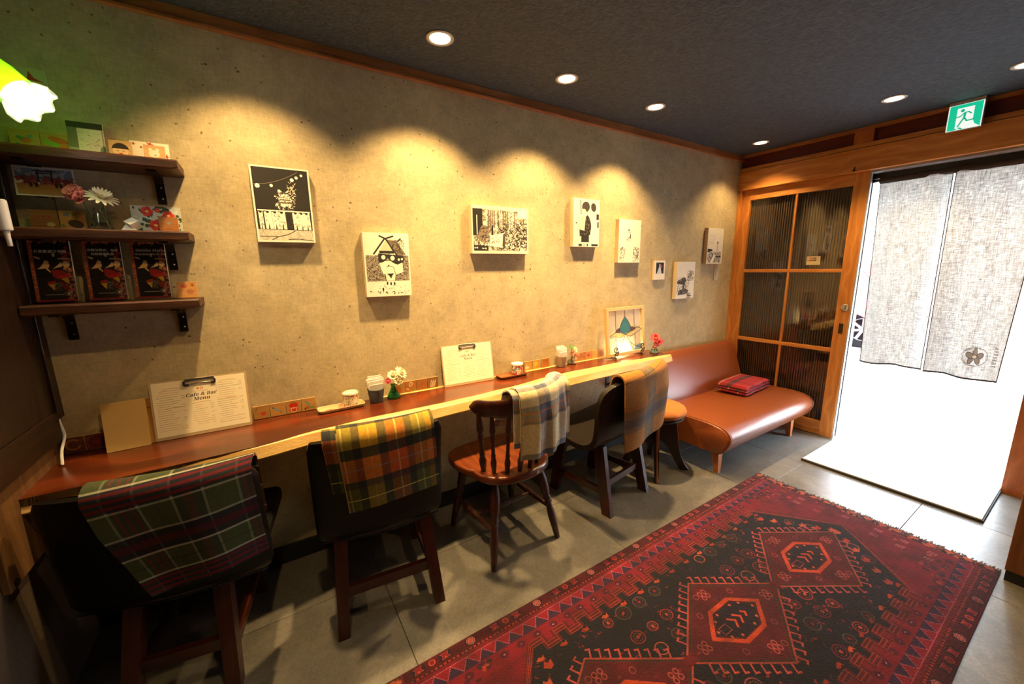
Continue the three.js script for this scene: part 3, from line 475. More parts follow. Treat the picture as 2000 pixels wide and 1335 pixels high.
{ // folded throw
  const t = thing('folded_blanket', 'red plaid blanket folded in layers on the leather bench', 'blanket', [-0.36, 0.3615, 0.368], 0.07);
  const R = rng(5);
  for (let k = 0; k < 3; k++) { const w = 0.46 - k * 0.008, d = 0.25 - k * 0.006, s = []; const n = 18; const secs = [];
    for (let i = 0; i <= 24; i++) { const x = -w / 2 + w * i / 24, e = Math.sqrt(Math.max(0.05, 1 - Math.pow(Math.max(0, Math.abs(x) / (w / 2) - 0.94) / 0.06, 2))), l = []; for (let j = 0; j < n; j++) { const a = j / n * 2 * Math.PI, c = Math.cos(a), q = Math.sin(a); l.push(V(x, 0.013 + k * 0.024 + Math.sign(q) * Math.pow(Math.abs(q), 0.6) * 0.0125 * e + 0.005 * (k === 2 && q > 0 ? noise(x * 20, c * 3, 7) : 0) - 0.004 * Math.pow(x / w * 2, 4) * k, Math.sign(c) * Math.pow(Math.abs(c), 0.35) * d / 2 + 0.004 * Math.sin(x * 30 + k))); } secs.push(l.reverse()); }
    obj('layer', wuv(loft(secs, 1.2), 'x', 2.6, k * 0.3, k * 0.2), P.red, t); }
}
// ---------- live-edge counter ----------
{
  const t = thing('counter', 'long live-edge wooden counter with red-brown top and pale edge', 'counter', [0, 0, 0]);
  const T = 0.745, key = [[-4.44, 0.352, 0.350], [-4.2, 0.352, 0.345], [-3.87, 0.345, 0.325], [-3.585, 0.305, 0.283], [-3.39, 0.315, 0.268], [-3.13, 0.335, 0.272], [-2.87, 0.320, 0.262], [-2.69, 0.310, 0.244], [-2.28, 0.298, 0.192], [-2.13, 0.292, 0.180], [-1.8, 0.280, 0.185], [-1.45, 0.276, 0.205], [-1.27, 0.27, 0.225], [-1.205, 0.262, 0.235]];
  const at = (x, c) => { for (let i = 0; i + 1 < key.length; i++) if (x <= key[i + 1][0] + 1e-6) { const a = (x - key[i][0]) / (key[i + 1][0] - key[i][0]), s = a * a * (3 - 2 * a); return key[i][c] + (key[i + 1][c] - key[i][c]) * s; } return key[key.length - 1][c]; };
  const back = (x) => x > -3.32 ? 0.012 + 0.012 * Math.min(1, (x + 3.32) / 0.2) : 0.002;
  const hs = [], ss = [], bs = [];
  for (let k = 0; k <= 150; k++) {
    const x = -4.44 + 3.235 * k / 150, zb = at(x, 1) + 0.006 * (fbm(x * 3.3, 1, 9, 3) - 0.5) + 0.003 * (noise(x * 22, 3, 4) - 0.5), zs = Math.min(at(x, 2) + 0.014 * (fbm(x * 5, 4, 12, 3) - 0.5), zb - 0.004), b = back(x) + 0.004 * noise(x * 8, 2, 6);
    hs.push([V(x, T, b), V(x, T - 0.052, b), V(x, T - 0.052, zs - 0.004), V(x, T, zs)]);
    ss.push([V(x, T, zs), V(x, T - 0.052, zs - 0.004), V(x, T - 0.053, zb - 0.012), V(x, T - 0.050, zb - 0.003), V(x, T - 0.044, zb), V(x, T - 0.005, zb - 0.014), V(x, T - 0.0005, zb - 0.020)]);
    bs.push([V(x, T + 0.003, 0.0015), V(x, T - 0.052, 0.0015), V(x, T - 0.052, b), V(x, T + 0.001, b)]);
  }
  obj('top', wuv(loft(hs.reverse(), 0.5), 'x', 0.6), M.heart, t);
  const e = obj('live_edge', wuv(loft(ss.map((s) => s.reverse()), 0.5), 'x', 0.8), M.sap, t); e.userData.label = 'pale yellow waney edge';
  obj('back_edge', wuv(loft(bs.slice(52).reverse(), 0.5), 'x', 0.8), M.sap, t);
  for (const x of [-4.0, -3.1, -2.25, -1.62]) { const b = obj('bracket', merge([bb(x - 0.015, x + 0.015, 0.50, 0.692, 0.001, 0.007), bb(x - 0.015, x + 0.015, 0.686, 0.692, 0.001, 0.2), beam([x, 0, 0], [x + 0.0001, 0, 0], 0.001, 0.001)].slice(0, 2)), M.iron, t); obj('brace', leg([x, 0.52, 0.008], [x, 0.688, 0.18], 0.01, 0.012), M.iron, b); }
}
// ---------- cabinet beside the door ----------
{
  const t = thing('cabinet', 'brown wooden cabinet with black base beside the street door', 'cabinet', [-1.1, 0, 1.915]);
  obj('carcass', wuv(bb(0, 0.55, 0.05, 1.06, 0, 0.62, 0.004), 'y'), M.walnutMid = wood([112, 66, 34], [146, 92, 50], 44, { roughness: 0.5 }), t);
  obj('base', bb(0.004, 0.546, 0, 0.05, 0.004, 0.616), M.black, t);
  obj('top', wuv(bb(-0.015, 0.56, 1.06, 1.085, -0.012, 0.63, 0.004), 'z'), M.walnutMid, t);
  const d = obj('side_panel', wuv(bb(-0.006, 0.001, 0.09, 1.03, 0.06, 0.56, 0.002), 'y'), M.walnutMid, t);
}
// dark cabinet hung on the end wall
{
  const t = thing('wall_cabinet', 'dark wooden cabinet hung on the end wall above the counter', 'cabinet', [XL, 0, 0]);
  obj('carcass', wuv(bb(0, 0.035, 0.865, 2.2, 0.02, 0.9, 0.006), 'y'), M.walnut, t);
  obj('stile', wuv(bb(0.035, 0.048, 0.90, 2.19, 0.03, 0.075, 0.004), 'y'), M.walnut, t);
  obj('bottom_rail', wuv(bb(0.035, 0.046, 0.83, 0.93, 0.075, 0.9, 0.004), 'z'), M.walnut, t);
  obj('door', wuv(bb(0.035, 0.04, 0.93, 2.15, 0.075, 0.88, 0.002), 'y'), M.walnut, t);
  obj('bottom_board', wuv(bb(0, 0.035, 0.82, 0.865, 0.03, 0.9, 0.006), 'z'), M.walnut, t);
}
{ // white power cord
  const t = thing('power_cord', 'white electric cord hanging from the dark cabinet to the counter', 'cord', [0, 0, 0]);
  obj('cable', tube([[-4.412, 0.93, 0.055], [-4.410, 0.88, 0.056], [-4.402, 0.84, 0.07], [-4.408, 0.79, 0.10], [-4.405, 0.752, 0.125]], 0.0045, 40, 8), M.white, t);
}
// ---------- rug ----------
{
  const W = 2520, D = 1050, tex = canvas(2048, 854, (c, w, h) => {
    const R = rng(77); c.scale(w / W, h / D); c.lineJoin = 'miter';
    const red = '#7c0e1f', dred = '#520a18', navy = '#141620', or = '#d2602a', sal = '#cf7a55', pk = '#c98a72', ind = '#33203a', br = '#6a2a18', grn = '#39402a';
    c.fillStyle = red; c.fillRect(0, 0, W, D);
    const ring = (x, y, r, s, f, sq = 1) => { c.beginPath(); c.ellipse(x, y, r, r * sq, 0, 0, 7); if (f) { c.fillStyle = f; c.fill(); } if (s) { c.strokeStyle = s; c.stroke(); } };
    const rosette = (x, y, r, col, mid) => { c.lineWidth = r * 0.22; for (let k = 0; k < 8; k++) { const a = k * Math.PI / 4; ring(x + Math.cos(a) * r * 0.66, y + Math.sin(a) * r * 0.66, r * 0.27, col); } ring(x, y, r * 0.3, null, mid); };
    const poly = (pts, f, s, lw) => { c.beginPath(); pts.forEach((p, i) => i ? c.lineTo(...p) : c.moveTo(...p)); c.closePath(); if (f) { c.fillStyle = f; c.fill(); } if (s) { c.lineWidth = lw; c.strokeStyle = s; c.stroke(); } };
    for (const m of [0, 1]) { // both long borders, mirrored
      c.save(); if (m) { c.translate(0, D); c.scale(1, -1); }
      c.fillStyle = dred; c.fillRect(0, 0, W, 46); c.fillStyle = '#641020'; c.fillRect(0, 0, W, 6);
      for (let u = 17 - 310; u < W + 310; u += 310) {
        c.fillStyle = navy; c.globalAlpha = 0.55; c.beginPath(); c.ellipse(u, 24, 24, 20, 0, 0, 7); c.fill(); c.globalAlpha = 1; rosette(u, 24, 17, '#d3a56e', or);
        for (const du of [104, 206]) { const x = u + du; c.fillStyle = navy; c.globalAlpha = 0.6; c.fillRect(x - 24, 7, 48, 34); c.globalAlpha = 1; c.lineWidth = 3.2; c.strokeStyle = sal; c.beginPath(); c.moveTo(x - 16, 14); c.lineTo(x + 14, 12); c.lineTo(x + 8, 24); c.lineTo(x + 16, 34); c.lineTo(x - 14, 36); c.lineTo(x - 8, 24); c.closePath(); c.stroke(); c.fillStyle = '#8f1c22'; c.fill(); c.fillStyle = or; c.fillRect(x - 4, 28, 8, 8); }
        c.lineWidth = 4; ring(u + 155, 24, 11, '#d0703a', '#7a1820');
      }
      c.fillStyle = '#2b1018'; c.fillRect(0, 47, W, 12); for (let u = 0; u < W; u += 17) { c.fillStyle = R() > 0.25 ? '#b8441f' : '#8a2a20'; c.fillRect(u + R() * 3, 49, 11, 7 + R() * 2); }
      c.fillStyle = '#740f1c'; c.fillRect(0, 60, W, 14);
      c.fillStyle = ind; c.fillRect(0, 74, W, 44);
      c.beginPath(); c.moveTo(0, 74); for (let k = 0; k <= W / 62 + 1; k++) { c.lineTo(k * 62 + 8, 116); c.lineTo(k * 62 + 36, 76); } c.lineTo(W, 74); c.closePath(); c.fillStyle = '#8c1022'; c.fill(); c.lineWidth = 3.4; c.strokeStyle = pk; c.setLineDash([5, 2]); c.stroke(); c.setLineDash([]);
      c.fillStyle = '#800f20'; c.fillRect(0, 118, W, 60);
      for (let u = 30; u < W; u += 74) { c.fillStyle = '#3a1226'; c.globalAlpha = 0.7; c.beginPath(); c.ellipse(u + R() * 12, 142, 17, 14, 0, 0, 7); c.fill(); c.globalAlpha = 1; c.fillStyle = R() > 0.5 ? '#c9a69a' : '#b5512e'; c.fillRect(u - 2 + R() * 9, 140, 8, 5); }
      c.restore();
    }
    // dark field with stepped long sides and pointed ends
    const stair = []; const y0 = 168, step = 34, n = 14, u0 = 505, u1 = W - 505, pw = (u1 - u0) / n;
    stair.push([205, D / 2]); stair.push([u0, y0]);
    for (let k = 0; k < n; k++) { const u = u0 + k * pw; stair.push([u + pw * 0.5, y0], [u + pw * 0.5, y0 + step], [u + pw, y0 + step], [u + pw, y0]); }
    stair.push([W - 205, D / 2]); const full = [...stair, ...stair.slice(1, -1).reverse().map(([x, y]) => [x, D - y])];
    poly(full, navy, '#5c141a', 26); poly(full, null, '#b8582a', 3); c.save(); c.scale(1, 1); poly(full.map(([x, y]) => [x, y + (y < D / 2 ? 12 : y > D / 2 ? -12 : 0)]), null, '#b4602f', 2.5); poly(full.map(([x, y]) => [x, y + (y < D / 2 ? -12 : y > D / 2 ? 12 : 0)]), null, '#a04a26', 2.5); c.restore();
    // corner fields: scattered crosses and flowers
    for (let k = 0; k < 130; k++) { const e = R() > 0.5, u = 70 + R() * 300, x = e ? u : W - u, lim = 140 + (370 - u) * 0.95; const y = (R() > 0.5 ? 125 + R() * Math.max(10, lim - 160) : D - 125 - R() * Math.max(10, lim - 160)); c.fillStyle = [or, '#3c1830', '#a5401f', '#2b1420'][k % 4]; c.globalAlpha = 0.75; c.beginPath(); c.ellipse(x, y, 6 + R() * 8, 5 + R() * 6, 0, 0, 7); c.fill(); c.globalAlpha = 1; }
    for (const x0 of [0, 1]) for (const yy of [200, 300, 400, D - 400, D - 300, D - 200, 510]) for (const d of [110, 175]) { const x = x0 ? W - d : d; if (d === 175 && Math.abs(yy - 525) < 90) continue; c.lineWidth = 3.4; c.strokeStyle = yy % 200 ? '#c08a66' : '#b04a2a'; for (let q = -1; q <= 1; q++) { c.beginPath(); c.moveTo(x - 14, yy + q * 12 - 4); c.lineTo(x + 14, yy + q * 12 + 4); c.moveTo(x + q * 10, yy - 16); c.lineTo(x + q * 10, yy + 16); c.stroke(); } }
    // bird-like hooks along the inner edge
    for (let k = 0; k < 15; k++) for (const m of [0, 1]) { const x = u0 - 20 + k * pw + 20, y = y0 + step + 26, Y = m ? D - y : y, s = m ? -1 : 1; poly([[x - 18, Y], [x - 4, Y - 8 * s], [x + 9, Y - 2 * s], [x + 18, Y - 10 * s], [x + 15, Y + 9 * s], [x + 1, Y + 10 * s], [x - 9, Y + 6 * s]], k % 3 ? '#b04a20' : '#c8702e'); }
    for (const e of [0, 1]) for (const m of [0, 1]) for (let k = 1; k < 7; k++) { const a = k / 7, x = 205 + 55 + a * (u0 - 205), y = D / 2 - a * (D / 2 - y0) + 40 * (m ? 1 : 1), X = e ? W - x : x, Y = m ? D - y : y; poly([[X - 22, Y + 2], [X - 8, Y - 16], [X + 2, Y - 6], [X + 20, Y - 14], [X + 16, Y + 12], [X, Y + 18]], k % 2 ? '#d87a3a' : '#c4562a'); }
    // small rosettes strewn over the field
    const cols = [['#a8432a', '#c8703a'], ['#54603a', '#8a2a22'], ['#8e5a3a', '#d0803a'], ['#7a2030', '#c05a30'], ['#c07a3a', '#2c3a34']];
    for (const cx of [-930, -310, 310, 930]) for (const m of [-1, 1]) for (let r = 0; r < 3; r++) for (let q = 0; q <= 3 - r + (Math.abs(cx) > 900 ? -1 : 0); q++) {
      const x = W / 2 + cx + (q - (3 - r) / 2) * 92 + R() * 12, y = D / 2 + m * (92 + (2 - r) * 76 + (r === 0 ? 30 : 0)) + R() * 10; if (Math.abs(y - D / 2) > 300 || Math.abs(x - W / 2) > 1000 - Math.abs(y - D / 2) * 0.9) continue;
      const k = Math.floor(R() * 5), rr = 20 + R() * 14; c.lineWidth = 5; ring(x, y, rr, cols[k][0], null, 0.85); c.lineWidth = 3; c.setLineDash([4, 5]); ring(x, y, rr * 0.62, cols[k][1], null, 0.85); c.setLineDash([]); ring(x, y, 7, null, cols[k][1]);
    }
    for (let k = 0; k < 340; k++) { const x = 420 + R() * (W - 840), y = 225 + R() * (D - 450); c.fillStyle = ['#8c2a22', '#b8512c', '#4e2036', '#5a3020'][k % 4]; c.globalAlpha = 0.8; for (let q = 0; q < 3; q++) c.fillRect(x + R() * 16, y + R() * 14, 8, 6); c.globalAlpha = 1; }
    // three hooked medallions
    for (const dx of [-620, 0, 620]) {
      const cx = W / 2 + dx, cy = D / 2, hw = 326, hh = 212, d = [[cx - hw, cy], [cx, cy - hh], [cx + hw, cy], [cx, cy + hh]];
      for (const [sx, sy] of [[1, 1], [1, -1], [-1, 1], [-1, -1]]) for (let k = 0; k < 9; k++) {
        const a = 0.06 + k * 0.093, x = cx + sx * hw * a, y = cy + sy * hh * (1 - a); c.strokeStyle = '#cc6c46'; c.lineWidth = 7; c.beginPath(); c.moveTo(x, y); c.lineTo(x + sx * 18, y + sy * 30); c.lineTo(x + sx * 2, y + sy * 36); c.stroke();
      }
      poly(d, '#4f0e15', '#b9603a', 7); poly(d.map(([x, y]) => [cx + (x - cx) * 0.955, cy + (y - cy) * 0.955]), null, '#3c3a24', 7); c.setLineDash([5, 6]); poly(d.map(([x, y]) => [cx + (x - cx) * 0.92, cy + (y - cy) * 0.92]), '#5c1018', '#7a3a24', 3); c.setLineDash([]);
      for (let k = 0; k < 46; k++) { const a = R() * 2 - 1, b = (R() * 2 - 1) * (1 - Math.abs(a)); c.fillStyle = ['#4a0e16', '#7c1a1e', '#35203a', '#a04a2a'][k % 4]; c.globalAlpha = 0.6; c.fillRect(cx + a * hw * 0.85, cy + b * hh * 0.85, 14, 9); c.globalAlpha = 1; }
      const hx = (q) => [[cx - 158 * q, cy], [cx - 62 * q, cy - 74 * q], [cx + 62 * q, cy - 74 * q], [cx + 158 * q, cy], [cx + 62 * q, cy + 74 * q], [cx - 62 * q, cy + 74 * q]];
      poly(hx(1), '#1c1624', '#d2611f', 17); poly(hx(0.86), null, '#5c1a1c', 4);
      c.strokeStyle = '#d0622a'; c.lineWidth = 9; for (const [x, s] of [[-10, 1], [26, 1], [60, 0.6]]) { c.beginPath(); c.moveTo(cx + x - 26 * s, cy - 22 * s); c.lineTo(cx + x, cy); c.lineTo(cx + x - 22 * s, cy + 24 * s); c.stroke(); }
      c.lineWidth = 4; c.strokeStyle = '#a0543a'; c.strokeRect(cx - 104, cy - 14, 42, 30); for (const [x, y] of [[-118, -6], [-84, -38], [-48, -52], [40, -52], [82, -38], [116, 2], [80, 36], [38, 50], [-50, 50], [-92, 32]]) ring(cx + x, cy + y, 6, null, '#d5803a');
      for (const [x, y] of [[0, -140], [0, 140], [-220, 0], [222, 4]]) { c.lineWidth = 4.5; c.strokeStyle = '#c2764e'; for (const [a, b] of [[-13, -10], [13, -10], [-13, 12], [13, 12]]) ring(cx + x + a, cy + y + b, 9, '#c2764e'); }
      for (const [x, y] of [[-110, -88], [112, -90], [-108, 92], [110, 88], [-40, -150], [44, 152]]) { c.lineWidth = 3; ring(cx + x, cy + y, 11, '#b06a4a'); }
    }
    for (const dx of [-310, 310]) { c.fillStyle = '#651318'; c.fillRect(W / 2 + dx - 26, D / 2 - 17, 52, 34); }
    // flat-woven ends
    for (const e of [0, 1]) { const X = e ? W - 62 : 0; c.fillStyle = '#4a2c1c'; c.fillRect(X, 0, 62, D); for (let k = 0; k < 520; k++) { c.fillStyle = ['#c8762c', '#1a1a1e', '#8a4a22', '#2c3034', '#d89a4c', '#5a1a1a'][Math.floor(R() * 6)]; c.fillRect(X + R() * 54, R() * D, 8 + R() * 8, 8 + R() * 10); } c.fillStyle = '#8c2030'; c.fillRect(e ? X - 6 : X + 62, 0, 6, D); for (let y = 25; y < D; y += 62) { c.fillStyle = '#d8803a'; c.beginPath(); c.ellipse(X + 34, y, 12, 16, 0, 0, 7); c.fill(); } }
    c.setTransform(1, 0, 0, 1, 0, 0);
    const im = c.getImageData(0, 0, w, h), dd = im.data;
    for (let y = 0; y < h; y++) for (let x = 0; x < w; x++) { const k = 0.67 + 0.30 * (hash(x, y, 3) - 0.5) + 0.42 * (fbm(x / 60, y / 60, 9, 3) - 0.5) + 0.1 * (noise(x / 200, y / 3, 21) - 0.5), i = (y * w + x) * 4; dd[i] = cl(dd[i] * k); dd[i + 1] = cl(dd[i + 1] * k * 0.74); dd[i + 2] = cl(dd[i + 2] * k * 1.12); }
    c.putImageData(im, 0, 0);
  });
  const t = thing('rug', 'red and navy tribal rug with three hooked medallions', 'rug', [-3.56, 0, 0.855]);
  const f = (u, v) => { const e = Math.min(1, u * 2.52 / 0.02, (1 - u) * 2.52 / 0.02, v * 1.05 / 0.02, (1 - v) * 1.05 / 0.02); return V(u * 2.52, 0.006 + 0.006 * Math.sqrt(e) + 0.004 * (fbm(u * 9, v * 5, 7, 2) - 0.4) * e, v * 1.05 + 0.006 * (noise(u * 7, v > 0.5 ? 4 : 1, 3) - 0.5) * (v < 0.01 || v > 0.99 ? 1 : 0)); };
  obj('pile', sheet((u, v) => f(u, 1 - v), 160, 70, 0.0055, (u, v) => [u, v]), std({ map: tex, roughness: 1, bumpMap: rep(fineBump, 24, 10), bumpScale: 0.003 }), t);
  const R = rng(12), fr = []; for (let i = 0; i < 260; i++) for (const e of [0, 1]) { const z = R() * 1.05, l = 0.008 + R() * 0.02; fr.push(bx(l, 0.003, 0.003, [e ? 2.52 + l / 2 - 0.002 : -l / 2 + 0.002, 0.004, z], 0, [0, (R() - 0.5) * 0.9, 0])); }
  const fg = obj('fringe', fr, flat(0.10, 0.07, 0.04, 0.95), t); fg.userData.kind = 'stuff';
}
// ---------- doormat ----------
{
  const t = thing('doormat', 'pale thin doormat with dark rubber edge inside the street door', 'doormat', [-0.585, 0, 0.93]);
  obj('pile', bb(0.004, 0.575, 0.012, 0.02, 0.006, 0.855, 0.002), std({ map: rep(data(256, 256, (x, y) => { const q = 0.8 + 0.25 * hash(x, y, 5) + 0.08 * (Math.sin(y * 0.8) > 0 ? 1 : 0); return [cl(196 * q), cl(198 * q), cl(200 * q)]; }), 3, 4), roughness: 0.95 }), t);
  obj('rubber_edge', bb(0, 0.58, 0, 0.014, 0, 0.862, 0.002), flat(0.03, 0.03, 0.035, 0.7), t);
}
// ---------- door curtain ----------
{
  const weave = (print) => canvas(512, 1024, (c, w, h) => {
    const im = c.createImageData(w, h), d = im.data;
    for (let y = 0; y < h; y++) for (let x = 0; x < w; x++) { const k = 0.88 + 0.26 * (noise(x / 22, y / 1.3, 5) - 0.5) + 0.26 * (noise(x / 1.3, y / 22, 6) - 0.5) + 0.14 * (hash(x, y, 8) - 0.5), i = (y * w + x) * 4; d[i] = cl(214 * k); d[i + 1] = cl(210 * k); d[i + 2] = cl(204 * k); d[i + 3] = 255; }
    c.putImageData(im, 0, 0);
    c.fillStyle = '#3a3434'; c.fillRect(0, 0, 7, h); c.fillRect(w - 7, 0, 7, h); c.fillRect(0, h - 9, w, 9);
    if (print) { // plum-blossom ring and a line of lettering, printed on the street side and seen through the cloth from behind
      c.translate(330, 905); c.strokeStyle = '#7a7068'; c.lineWidth = 3; c.beginPath(); c.ellipse(0, 0, 84, 46, 0, 0, 7); c.stroke(); c.beginPath(); c.ellipse(0, 0, 76, 41, 0, 2.2, 4.4); c.stroke();
      c.fillStyle = '#938a82'; c.lineWidth = 4; for (let k = 0; k < 5; k++) { const a = -Math.PI / 2 + k * 1.2566; c.beginPath(); c.ellipse(Math.cos(a) * 34, Math.sin(a) * 19, 24, 14, a, 0, 7); c.fill(); c.stroke(); } c.fillStyle = '#b5aa9b'; c.beginPath(); c.ellipse(0, 0, 17, 10, 0, 0, 7); c.fill(); c.stroke();
      c.setTransform(1, 0, 0, 1, 0, 0); c.save(); c.translate(462, 850); c.scale(-1, 1); c.rotate(Math.PI / 2); c.fillStyle = '#6a625c'; c.font = 'bold 24px serif'; c.scale(0.62, 1.5); c.fillText('N A G E R H E', 0, 8); c.restore();
    }
  });
  const t = thing('door_curtain', 'grey linen split curtain hanging in the open street doorway', 'curtain', [0.1, 0, 0]);
  const rod = obj('rod', place(new THREE.CylinderGeometry(0.011, 0.011, 0.9, 14), [0, 1.988, 1.355], [Math.PI / 2, 0, 0]), M.iron, t);
  obj('sleeve', place(lathe([[0.013, 0], [0.02, 0.004], [0.0185, 0.2], [0.02, 0.42], [0.0185, 0.62], [0.02, 0.796], [0.013, 0.8]], 20), [0, 1.982, 0.942], [Math.PI / 2, 0, 0]), std({ color: lin(0.06, 0.045, 0.04), roughness: 0.95 }), t);
  const panel = (z0, z1, b0, b1, seed, print, ybot) => {
    const f = (u, v) => { const y = 1.975 + (ybot - 1.975) * v, zz = z0 + (z1 - z0) * u + (b0 + (b1 - b0) * u) * v; const w = 0.013 * Math.sin(u * 13 + seed) * (0.5 + 0.5 * v) + 0.008 * Math.pow(Math.max(0, Math.sin(u * 19 + seed * 2 + v * 0.6)), 4) + 0.012 * Math.sin(u * 5 + v * 2 + seed); return V(w, y - 0.012 * v * Math.sin(u * 6 + seed) * 0.6, zz); };
    obj('panel', sheet(f, 60, 40, 0.0012, (u, v) => [u, 1 - v]), phys({ map: weave(print), roughness: 1, transmission: 0.47, thickness: 0, side: THREE.DoubleSide }), t);
  };
  panel(0.942, 1.308, 0.04, 0.012, 1, false, 0.655);
  panel(1.318, 1.70, 0.018, -0.03, 4, true, 0.645);
}
// ---------- exit sign ----------
{
  const t = thing('exit_sign', 'green and white running-figure exit sign under the ceiling', 'sign', [-0.075, 2.263, 1.345]);
  const tex = canvas(256, 256, (c) => {
    c.fillStyle = '#f4fffb'; c.fillRect(0, 0, 256, 256); c.fillStyle = '#12c79a'; c.fillRect(8, 4, 240, 248);
    c.fillStyle = '#f4fffb'; c.beginPath(); c.moveTo(66, 38); c.lineTo(190, 38); c.lineTo(190, 170); c.lineTo(206, 218); c.lineTo(248, 252); c.lineTo(90, 252); c.lineTo(66, 236); c.closePath(); c.fill();
    c.fillStyle = c.strokeStyle = '#12b38c'; c.lineCap = c.lineJoin = 'round'; c.beginPath(); c.arc(106, 66, 15, 0, 7); c.fill();
    c.lineWidth = 17; c.beginPath(); c.moveTo(128, 92); c.lineTo(124, 142); c.stroke(); c.lineWidth = 11; c.beginPath(); c.moveTo(122, 92); c.lineTo(94, 122); c.lineTo(62, 126); c.stroke(); c.beginPath(); c.moveTo(126, 90); c.lineTo(152, 88); c.lineTo(172, 108); c.stroke();
    c.lineWidth = 13; c.beginPath(); c.moveTo(126, 142); c.lineTo(146, 176); c.lineTo(196, 172); c.stroke(); c.beginPath(); c.moveTo(122, 142); c.lineTo(102, 186); c.lineTo(86, 220); c.stroke(); c.beginPath(); c.moveTo(96, 238); c.lineTo(116, 248); c.stroke();
  });
  obj('housing', bb(-0.012, 0.014, -0.078, 0.087, -0.074, 0.074, 0.003), flat(0.5, 0.46, 0.42, 0.5), t);
  obj('face', place(new THREE.BoxGeometry(0.142, 0.142, 0.002), [-0.0135, -0.005, 0], [0, -Math.PI / 2, 0]), std({ map: tex, emissiveMap: tex, emissive: lin(1, 1, 1), emissiveIntensity: 0.85, roughness: 0.4 }), t);
  obj('mount', bb(-0.006, 0.045, 0.02, 0.084, -0.04, 0.04, 0.002), flat(0.3, 0.28, 0.26), t);
  const l = new THREE.RectAreaLight(lin(0.35, 1, 0.8), 0.8, 0.13, 0.13); l.position.set(-0.017, -0.005, 0); l.rotation.y = Math.PI / 2; t.add(l);
}
// ---------- canvases on the wall ----------
function canvasArt(label, x0, x1, y0, y1, paint, depth = 0.034, name = 'art_canvas', cat = 'picture') {
  const w = x1 - x0, h = y1 - y0, tex = canvas(Math.round(w * 2000), Math.round(h * 2000), (c, W, Hh) => { c.fillStyle = '#e4dfd0'; c.fillRect(0, 0, W, Hh); c.scale(W / 100, Hh / (100 * h / w)); paint(c, 100, 100 * h / w); });
  const t = thing(name, label, cat, [(x0 + x1) / 2, (y0 + y1) / 2, 0.001]);
  obj('stretcher', bb(-w / 2, w / 2, -h / 2, h / 2, 0, depth - 0.001, 0.0015), std({ color: lin(0.66, 0.52, 0.32), roughness: 0.8 }), t);
  obj('picture', bb(-w / 2 + 0.0005, w / 2 - 0.0005, -h / 2 + 0.0005, h / 2 - 0.0005, depth - 0.001, depth), std({ map: tex, roughness: 0.75 }), t);
  return t;
}
const ink = '#1c1714';
const el0 = (c, x, y, a, b, col, r) => { c.fillStyle = col; c.beginPath(); c.ellipse(x, y, a, b, r, 0, 7); c.fill(); };
function blobs(c, R, n, x0, x1, y0, y1, s0, s1, col) { c.fillStyle = col; for (let i = 0; i < n; i++) { c.beginPath(); c.ellipse(x0 + R() * (x1 - x0), y0 + R() * (y1 - y0), s0 + R() * (s1 - s0), (s0 + R() * (s1 - s0)) * 0.6, R() * 3, 0, 7); c.fill(); } }
function scrib(c, R, n, x0, x1, y0, y1, l, lw, col) { c.strokeStyle = col; for (let i = 0; i < n; i++) { c.lineWidth = lw * (0.5 + R()); c.beginPath(); let x = x0 + R() * (x1 - x0), y = y0 + R() * (y1 - y0); c.moveTo(x, y); for (let k = 0; k < 3; k++) { x += (R() - 0.5) * l; y += (R() - 0.5) * l; c.lineTo(Math.max(x0, Math.min(x1, x)), Math.max(y0, Math.min(y1, y))); } c.stroke(); } }
